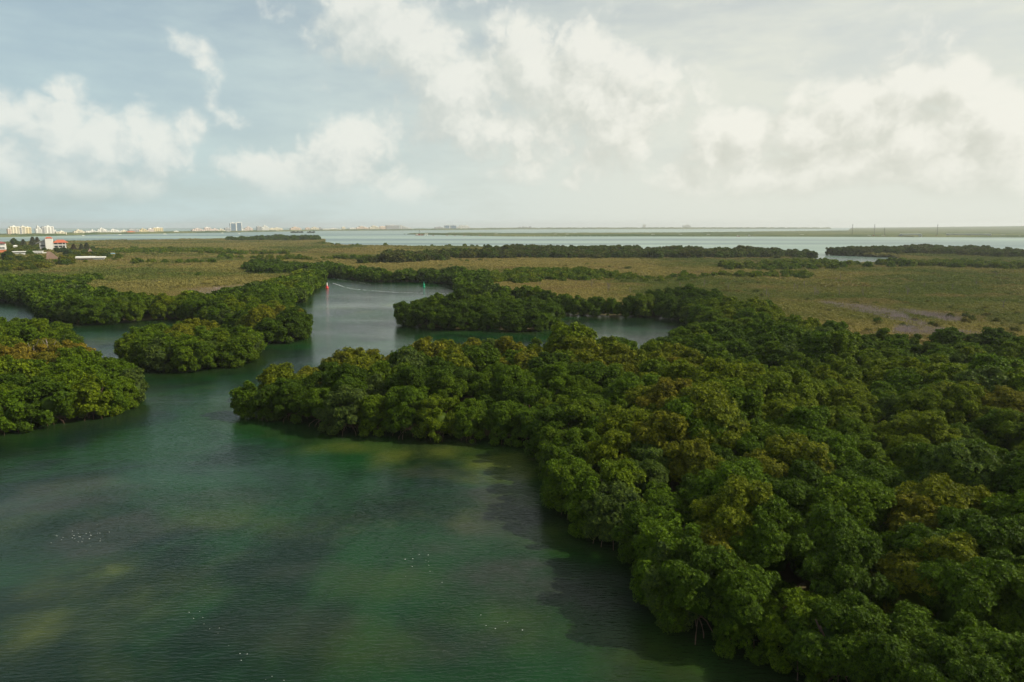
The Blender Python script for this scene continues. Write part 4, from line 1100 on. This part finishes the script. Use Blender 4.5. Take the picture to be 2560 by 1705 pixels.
# ------------------------------------------------------------------ bridge works in the lagoon
def pier(px, py, lb, mt=CONC, pale=True, w_=None):
    e, wd, m_ = site('bridge_pier', px - 4.5, px + 4.5, py, lb, 'bridge pier', 'unfinished bridge piers in the lagoon')
    for sx in (-3.2, 3.2): MB().lathe([(1.1, -1.5), (1.1, 3.4)], 10, sx, 0).build('column', mt, e)
    MB().box(-5.3, -1.5, 3.4, 5.3, 1.5, 5.9).box(-4.6, -1.1, 5.9, 4.6, 1.1, 6.4).build('cap_beam', mt, e)


PORD = ['leftmost', 'second', 'third', 'fourth', 'fifth', 'sixth', 'seventh', 'eighth', 'ninth', 'tenth', 'rightmost']
PX_ = [1066, 1240.5, 1389, 1418, 1632.5, 1700.5, 1771, 2004, 2507]
for i, px in enumerate(PX_):
    pier(px, 589 + (px - 1066) * .0025, (PORD[i] if i < 8 else 'rightmost') + ' lone pale bridge pier in the lagoon' if i else 'leftmost lone pale bridge pier, beside the red crane barge', CONC if i < 8 else GREYW)
for i, px in enumerate((1083, 1117, 1137, 1160, 1200, 1734, 1806)):
    e, w_, m_ = site('pile_cluster', px - 3, px + 3, 589.5 + (px - 1066) * .0025, ('short rust-red piles standing in the lagoon, ' if px < 1600 else 'dark low piles standing in the lagoon, ') + ['leftmost group', 'second group', 'third group', 'fourth group', 'fifth group', 'between two pale piers', 'rightmost group'][i], 'piles', 'pile groups in the lagoon')
    for k in range(3): MB().lathe([(.5, -1.5), (.5, 2.2 + k * .4)], 8, (k - 1) * 2.3, (k % 2) * 1.5).build('pile', RUST if px < 1600 else STEEL, e)
for i in range(16):
    px = 1290 + i * 15.5  # a row that nothing tells apart
    e, w_, m_ = site('marker_pile', px - .6, px + .6, 591.1, f'short pale pile in the row before the bay island, {"leftmost" if i == 0 else ORD[i] + " from the left"}', 'pile', 'row of short pale piles')
    MB().lathe([(.45, -1.2), (.45, 1.3)], 8).build('pile', CONC, e); MB().lathe([(.6, 1.3), (.6, 1.7)], 8).build('cap', WHITE, e)


def lattice(m, base, tip, w0, w1, n):
    b0 = Vector(base); t0 = Vector(tip); d = (t0 - b0).normalized(); u = d.cross(Vector((0, 1, 0))); u = u.normalized() if u.length > .1 else Vector((1, 0, 0)); v = d.cross(u)
    cs = [(1, 1), (-1, 1), (-1, -1), (1, -1)]
    pt = lambda i, c_: b0 + (t0 - b0) * (i / n) + (u * c_[0] + v * c_[1]) * ((w0 + (w1 - w0) * i / n) / 2)
    for c_ in cs: m.tube([pt(0, c_), pt(n, c_)], .20, 4)
    for i in range(n):
        for k in range(4): m.tube([pt(i, cs[k]), pt(i + 1, cs[(k + 1) % 4])], .10, 4)


def crane_barge(px0, px1, pxc, yb, ytop, lb, lean=0.0, mt=RUST, boom=True):
    e, w_, m_ = site('crane_barge', px0, px1, yb, lb, 'barge', 'barges of the bridge works')
    MB().frustum(-w_ / 2, -5, w_ / 2, 5, 1.9, -.6, 1.5, .4).build('hull', mt, e)
    MB().box(-w_ * .4, -3, 1.9, -w_ * .18, 3, 4.9).build('deckhouse', CONC, e)
    MB().box(w_ * .22, -2.5, 1.9, w_ * .38, 2.5, 3.6).build('container', RUST, e)
    xc = (pxc - (px0 + px1) / 2) * m_; H = CAM_H + (565 - ytop) * m_ if ytop < 565 else CAM_H - (ytop - 565) * m_
    cb_ = MB().box(xc - 3, -2.4, 1.9, xc + 2, 2.4, 5.4).build('crane_cab', mt, e)
    if boom:
        m = MB(); lattice(m, (xc + 1, 0, 4.6), (xc + lean, 0, H), 1.7, .9, 9); m.build('boom', STEEL, e)
        m = MB(); m.tube([(xc - 2.5, 0, 5.2), (xc - 5, 0, 11), (xc + lean, 0, H - .5)], .09, 4); m.tube([(xc + lean, 0, H), (xc + lean + 1.5, 0, 7)], .08, 4); m.build('cable', STEEL, e)


crane_barge(2118, 2143, 2129, 591.6, 560.5, 'crane barge with the faint leftmost tall lattice boom', 1)
crane_barge(2167, 2198, 2184, 592.2, 560.5, 'crane barge with the tallest dark boom in the middle', .5)
crane_barge(2201, 2238, 2212, 592.2, 569, 'long barge carrying the shorter of the dark booms', -1.5)
crane_barge(2308, 2352, 2339.5, 592.4, 560.5, 'crane barge between bridge spans with a tall thin boom', .5)
crane_barge(1038, 1060, 1048.5, 588.6, 573.5, 'red crane barge at the left end of the bridge works', .3)
for a, b_, yb, lb, mt in ((2086, 2116, 591.6, 'low dark empty barge left of the tall cranes', STEEL), (1867, 1886, 591.2, 'dark low barge alone in the right lagoon', STEEL), (1841, 1850, 591.4, 'small orange barge left of the dark one', RUST),
                      (2538, 2568, 593.4, 'red barge at the right edge of the photo', RUST)):
    e, w_, m_ = site('barge', a, b_, yb, lb, 'barge', 'barges of the bridge works')
    MB().frustum(-w_ / 2, -4, w_ / 2, 4, 1.8, -.6, 1.2, .4).build('hull', mt, e); MB().box(-w_ * .3, -2, 1.8, -w_ * .05, 2, 4.2).build('deckhouse', CONC, e)
    MB().tube([(w_ * .2, 0, 1.8), (w_ * .2, 0, 6)], .15).build('mast', STEEL, e)
for x0_, x1_, np_, lb in ((2253, 2299, 2, 'short finished grey bridge span on two piers'), (2374, 2467, 3, 'long finished grey bridge span on three pier pairs')):
    e, w_, m_ = site('bridge_span', x0_, x1_, 592.6, lb, 'bridge', 'finished spans of the bridge')
    MB().box(-w_ / 2, -4, 6.2, w_ / 2, 4, 7.6).build('girder', GREYW, e); MB().box(-w_ / 2 - 1, -4.8, 7.6, w_ / 2 + 1, 4.8, 8.1).build('deck', GREYW, e)
    for s_ in (-4.6, 4.4): MB().box(-w_ / 2, s_, 8.1, w_ / 2, s_ + .2, 9.2).build('parapet', CONC, e)
    for k in range(np_):
        xx = -w_ / 2 + w_ * (k + .0) / (np_ - 1) * .94 + w_ * .03
        for s_ in (-2.6, 2.6): MB().lathe([(1.1, -1.5), (1.1, 4.7)], 10, xx + s_, 0).build('pier', GREYW, e)
        MB().box(xx - 4.4, -3, 4.7, xx + 4.4, 3, 6.2).build('cap_beam', GREYW, e)

# ------------------------------------------------------------------ buoys, stakes and boat wake in the channel
cx, cy = gp(817.5, 720.5); e = empty('lateral_buoy', (cx, cy, 0)); e.scale = (.82, .82, .82); tag(e, 'red and white conical channel buoy near the left bank', 'buoy', 'channel buoys')
MB().lathe([(.75, -.5), (.95, -.1), (.95, .45), (.75, .75)], 16).build('float', REDP, e)
MB().lathe([(.70, .75), (.42, 1.6), (.34, 1.62)], 14).build('skirt', REDP, e); MB().lathe([(.34, 1.6), (.30, 3.1), (.20, 3.25)], 14, .12).build('topmark', WHP, e)
MB().box(-.30, -.35, 1.6, -.05, -.30, 2.3).build('panel', REDP, e); MB().lathe([(.10, 3.2), (.1, 3.45), (.02, 3.5)], 8, .12).build('lantern', WHP, e)
cx, cy = gp(1060, 717.5); e = empty('lateral_buoy', (cx, cy, 0)); tag(e, 'green channel buoy near the far bank', 'buoy', 'channel buoys')
MB().lathe([(.5, -.5), (.62, -.1), (.62, .3), (.5, .5)], 16).build('float', GRNP, e); MB().lathe([(.38, .5), (.5, 1.0), (.42, 1.5), (.16, 1.7)], 12).build('body', GRNP, e)
MB().lathe([(.08, 1.6), (.08, 2.4)], 8).build('staff', GRNP, e); MB().lathe([(.2, 2.2), (.02, 2.75)], 10).build('topmark', GRNP, e)
for i, (px, py, h) in enumerate(((857, 747.5, 1.25), (870, 747, 1.05), (915.5, 746, .9), (924.5, 746.5, 1.2), (821, 745.5, .4))):
    cx, cy = gp(px, py); m = MB().tube([(0, 0, -1.2), (.04, 0, h * .6), (.02, 0, h)], [.07, .07, .05], 6); e = m.build('wooden_stake', BARK, None, (cx, cy, 0))
    tag(e, ['leftmost tall dark stake standing in the channel', 'second dark stake, beside the leftmost one', 'shorter stake of the right pair in the channel', 'rightmost dark stake in the channel', 'tiny stump of a stake just below the red buoy'][i], 'stake', 'stakes in the channel')


def ribbon(name, pts_, w0, w1, label, z=.03, gaps=.25, seed=1):
    r = random.Random(seed); P_ = [Vector((*gp(a, b_), z)) for a, b_ in pts_]; V = []; Fc = []
    tot = 0
    for a, b_ in zip(P_[:-1], P_[1:]):
        L_ = (b_ - a).length; n_ = max(2, int(L_ / .7)); d = (b_ - a).normalized(); s = Vector((-d.y, d.x, 0))
        for k in range(n_):
            if r.random() < gaps: continue
            c_ = a + (b_ - a) * (k / n_); w_ = (w0 + (w1 - w0) * r.random()) * .5; o_ = s * r.uniform(-.25, .25)
            i0 = len(V); l_ = d * (L_ / n_) * r.uniform(.6, 1.5)
            z_ = Vector((0, 0, r.uniform(0, .012)))
            V += [c_ + o_ - l_ * .5 + z_, c_ + o_ - s * w_ + z_, c_ + o_ + l_ * .6 + z_, c_ + o_ + s * w_ + z_]; Fc.append((i0, i0 + 1, i0 + 2, i0 + 3))
    me = bpy.data.meshes.new(name); me.from_pydata([tuple(v) for v in V], [], Fc); me.materials.append(FOAM)
    return tag(obj(name, me), label, None, None, 'stuff')


ribbon('boat_wake', [(833, 708), (848, 713), (862, 718), (880, 722), (905, 724.5), (950, 728), (990, 731), (1040, 732.5), (1090, 733), (1142, 734)], .35, .9, 'thin white foam line of a boat wake curving across the channel', gaps=.2)
ribbon('far_bank_foam', [(820, 693.5), (850, 699), (885, 704), (930, 711)], .25, .5, 'faint pale foam line along the far bank', gaps=.6, seed=3)
fm = MB(); fr_ = random.Random(8)
for (a, b_, c_, d_, n_) in ((470, 1530, 150, 200, 0), (200, 1340, 80, 30, 30), (1060, 1400, 60, 40, 7), (1230, 1560, 60, 60, 6)):
    for k in range(n_):
        x, y = gp(a + fr_.gauss(0, c_ / 2), b_ + fr_.gauss(0, d_ / 2)); s = fr_.uniform(.03, .075)
        fm.add([(x - s, y, .03), (x, y - s * .6, .035), (x + s, y, .03), (x, y + s * .6, .035)], [(0, 1, 2, 3)])
for px, py in ((473, 1532), (484, 1547), (499, 1530), (507, 1545), (510, 1561), (524, 1573), (545, 1584), (548, 1571), (572, 1615), (600, 1635), (603, 1652), (618, 1636), (664, 1700), (680, 1692), (710, 1702), (1027, 1386), (1048, 1387), (1072, 1414), (1075, 1429), (1105, 1457)):
    x, y = gp(px, py); s = fr_.uniform(.025, .06); fm.add([(x - s, y, .03), (x, y - s * .6, .035), (x + s, y, .03), (x, y + s * .6, .035)], [(0, 1, 2, 3)])
tag(fm.build('floating_specks', FOAM), 'tiny white specks drifting on the near water', None, None, 'stuff')

# ------------------------------------------------------------------ bare trees and dead thickets on the flat
def snag(seed, h):
    r = random.Random(seed); m = MB(); m.tube([(0, 0, -.2), (r.uniform(-.15, .15), 0, h * .5), (r.uniform(-.3, .3), 0, h)], [.14, .10, .04], 6); tr_ = m.mesh('trunk', GREYWOOD)
    m = MB()
    for k in range(6):
        z = h * r.uniform(.45, .9); a = r.random() * 6.28; q = r.uniform(.5, 1.3)
        m.tube([(0, 0, z), (q * .6 * math.cos(a), q * .6 * math.sin(a), z + q * .5), (q * math.cos(a), q * math.sin(a), z + q * 1.2)], [.06, .04, .02], 4)
    return tr_, m.mesh('branch', GREYWOOD)


SN = [snag(i, 4.2 + i * .5) for i in range(4)]
sn = [(1985, 724), (1993, 722), (2010, 716), (2036, 736), (2040, 738), (2045, 737), (2097, 738), (2155, 730), (2157, 738), (2222, 736), (2268, 736), (2269, 738), (1915, 738), (1921, 742), (2090, 705), (2100, 700), (2440, 712), (2490, 690), (2380, 722), (2310, 716), (2508, 770),
      (1575, 728), (1522, 722), (1520, 730), (1480, 716), (1440, 712), (1350, 712), (1820, 722), (1760, 715), (1700, 718)]

sn = sorted(sn)
for i, (px, py) in enumerate(sn):
    cx, cy = gp(px, py + 6, 1.0); e = empty('dead_tree', (cx, cy, .2), i * 1.7); e.scale = (.8 + .07 * (i % 5),) * 3
    tag(e, f'bare grey dead tree on the right scrub flat, {"leftmost" if i == 0 else ("rightmost" if i == len(sn) - 1 else ORD[i] + " from the left")}', 'dead tree', 'bare dead trees on the flat')
    a, b_ = SN[i % 4]; obj('trunk', a, e); obj('branch', b_, e)


for i, (px, py) in enumerate(((82, 880), (120, 872))):
    cx, cy = gp(px, py, 5.0); e = empty('dead_tree', (cx, cy, .2), 1.0 + i * 2); e.scale = (1.45,) * 3
    tag(e, ('leafless grey branches sticking out of the orange-yellow crowns on the left bank', 'second bare grey tree beside the orange-yellow crowns of the left bank')[i], 'dead tree', 'bare dead trees on the left bank')
    obj('trunk', SN[i][0], e); obj('branch', SN[i][1], e)


def thicket(px0, px1, py0, py1, dens, label, seed):
    r = random.Random(seed); V = []; Fc = []
    c_ = [gp(px0, py1, 1.5), gp(px1, py1, 1.5), gp(px1, py0, 1.5), gp(px0, py0, 1.5)]
    cx = sum(q[0] for q in c_) / 4; cy = sum(q[1] for q in c_) / 4; ax = (c_[1][0] - c_[0][0]) / 2; ay = (c_[3][1] - c_[0][1]) / 2
    for k in range(dens):
        a = r.random() * 6.28; q = math.sqrt(r.random()) * (1 + .3 * math.sin(a * 3 + seed)); x = cx + ax * q * math.cos(a); y = cy + ay * q * math.sin(a)
        for j in range(4):
            p0 = Vector((x, y, .3)); d = Vector((r.gauss(0, .8), r.gauss(0, .8), r.uniform(.6, 1.6))).normalized(); L_ = r.uniform(1.3, 2.9)
            p1 = p0 + d * L_; wv = Vector((r.uniform(-1, 1), r.uniform(-1, 1), 0)).normalized() * .06
            i0 = len(V); V += [p0 - wv, p0 + wv, p1 + Vector((0, 0, .01)), p0 + Vector((wv.y, -wv.x, 0))]; Fc += [(i0, i0 + 1, i0 + 2), (i0 + 1, i0 + 3, i0 + 2), (i0 + 3, i0, i0 + 2)]
    me = bpy.data.meshes.new('dead_thicket'); me.from_pydata([tuple(v) for v in V], [], Fc); me.materials.append(PURPLEW)
    return tag(obj('dead_thicket', me), label, None, None, 'stuff')


PURPLEW = mat('bare_twigs', (.33, .265, .26), .9, .1, (.6, .3))
thicket(2126, 2236, 758, 808, 4200, 'purple-grey patch of bare dead twigs on the right scrub flat', 1)
thicket(2298, 2374, 778, 807, 2200, 'smaller grey patch of bare twigs right of the larger one', 2)
thicket(2225, 2420, 820, 845, 3200, 'long strip of bare grey twigs at the edge of the right forest', 3)
thicket(480, 620, 716, 738, 1600, 'faint pinkish patch of dead twigs on the left scrub', 4)
thicket(345, 395, 700, 716, 500, 'small pinkish patch of dead twigs on the left scrub', 5)
thicket(1140, 1200, 703, 712, 500, 'grey bare thicket at the end of the far bank', 6)

# ------------------------------------------------------------------ haze
hm = bpy.data.materials.new('haze'); hm.use_nodes = True; t = NT(hm.node_tree); t.n.clear()
o_ = t.n.new('ShaderNodeOutputMaterial'); pv = t.n.new('ShaderNodeVolumePrincipled'); t.l.new(pv.outputs[0], o_.inputs['Volume'])
pv.inputs['Density'].default_value = HAZE_DENSITY; pv.inputs['Color'].default_value = (.97, 1.0, 1.0, 1); pv.inputs['Anisotropy'].default_value = .25
hz = MB().box(-12700, -12700, -3.2, 12700, 12700, 75).build('haze', hm); tag(hz, 'thin pale sea haze over the lagoon and flats', None, None, 'stuff')
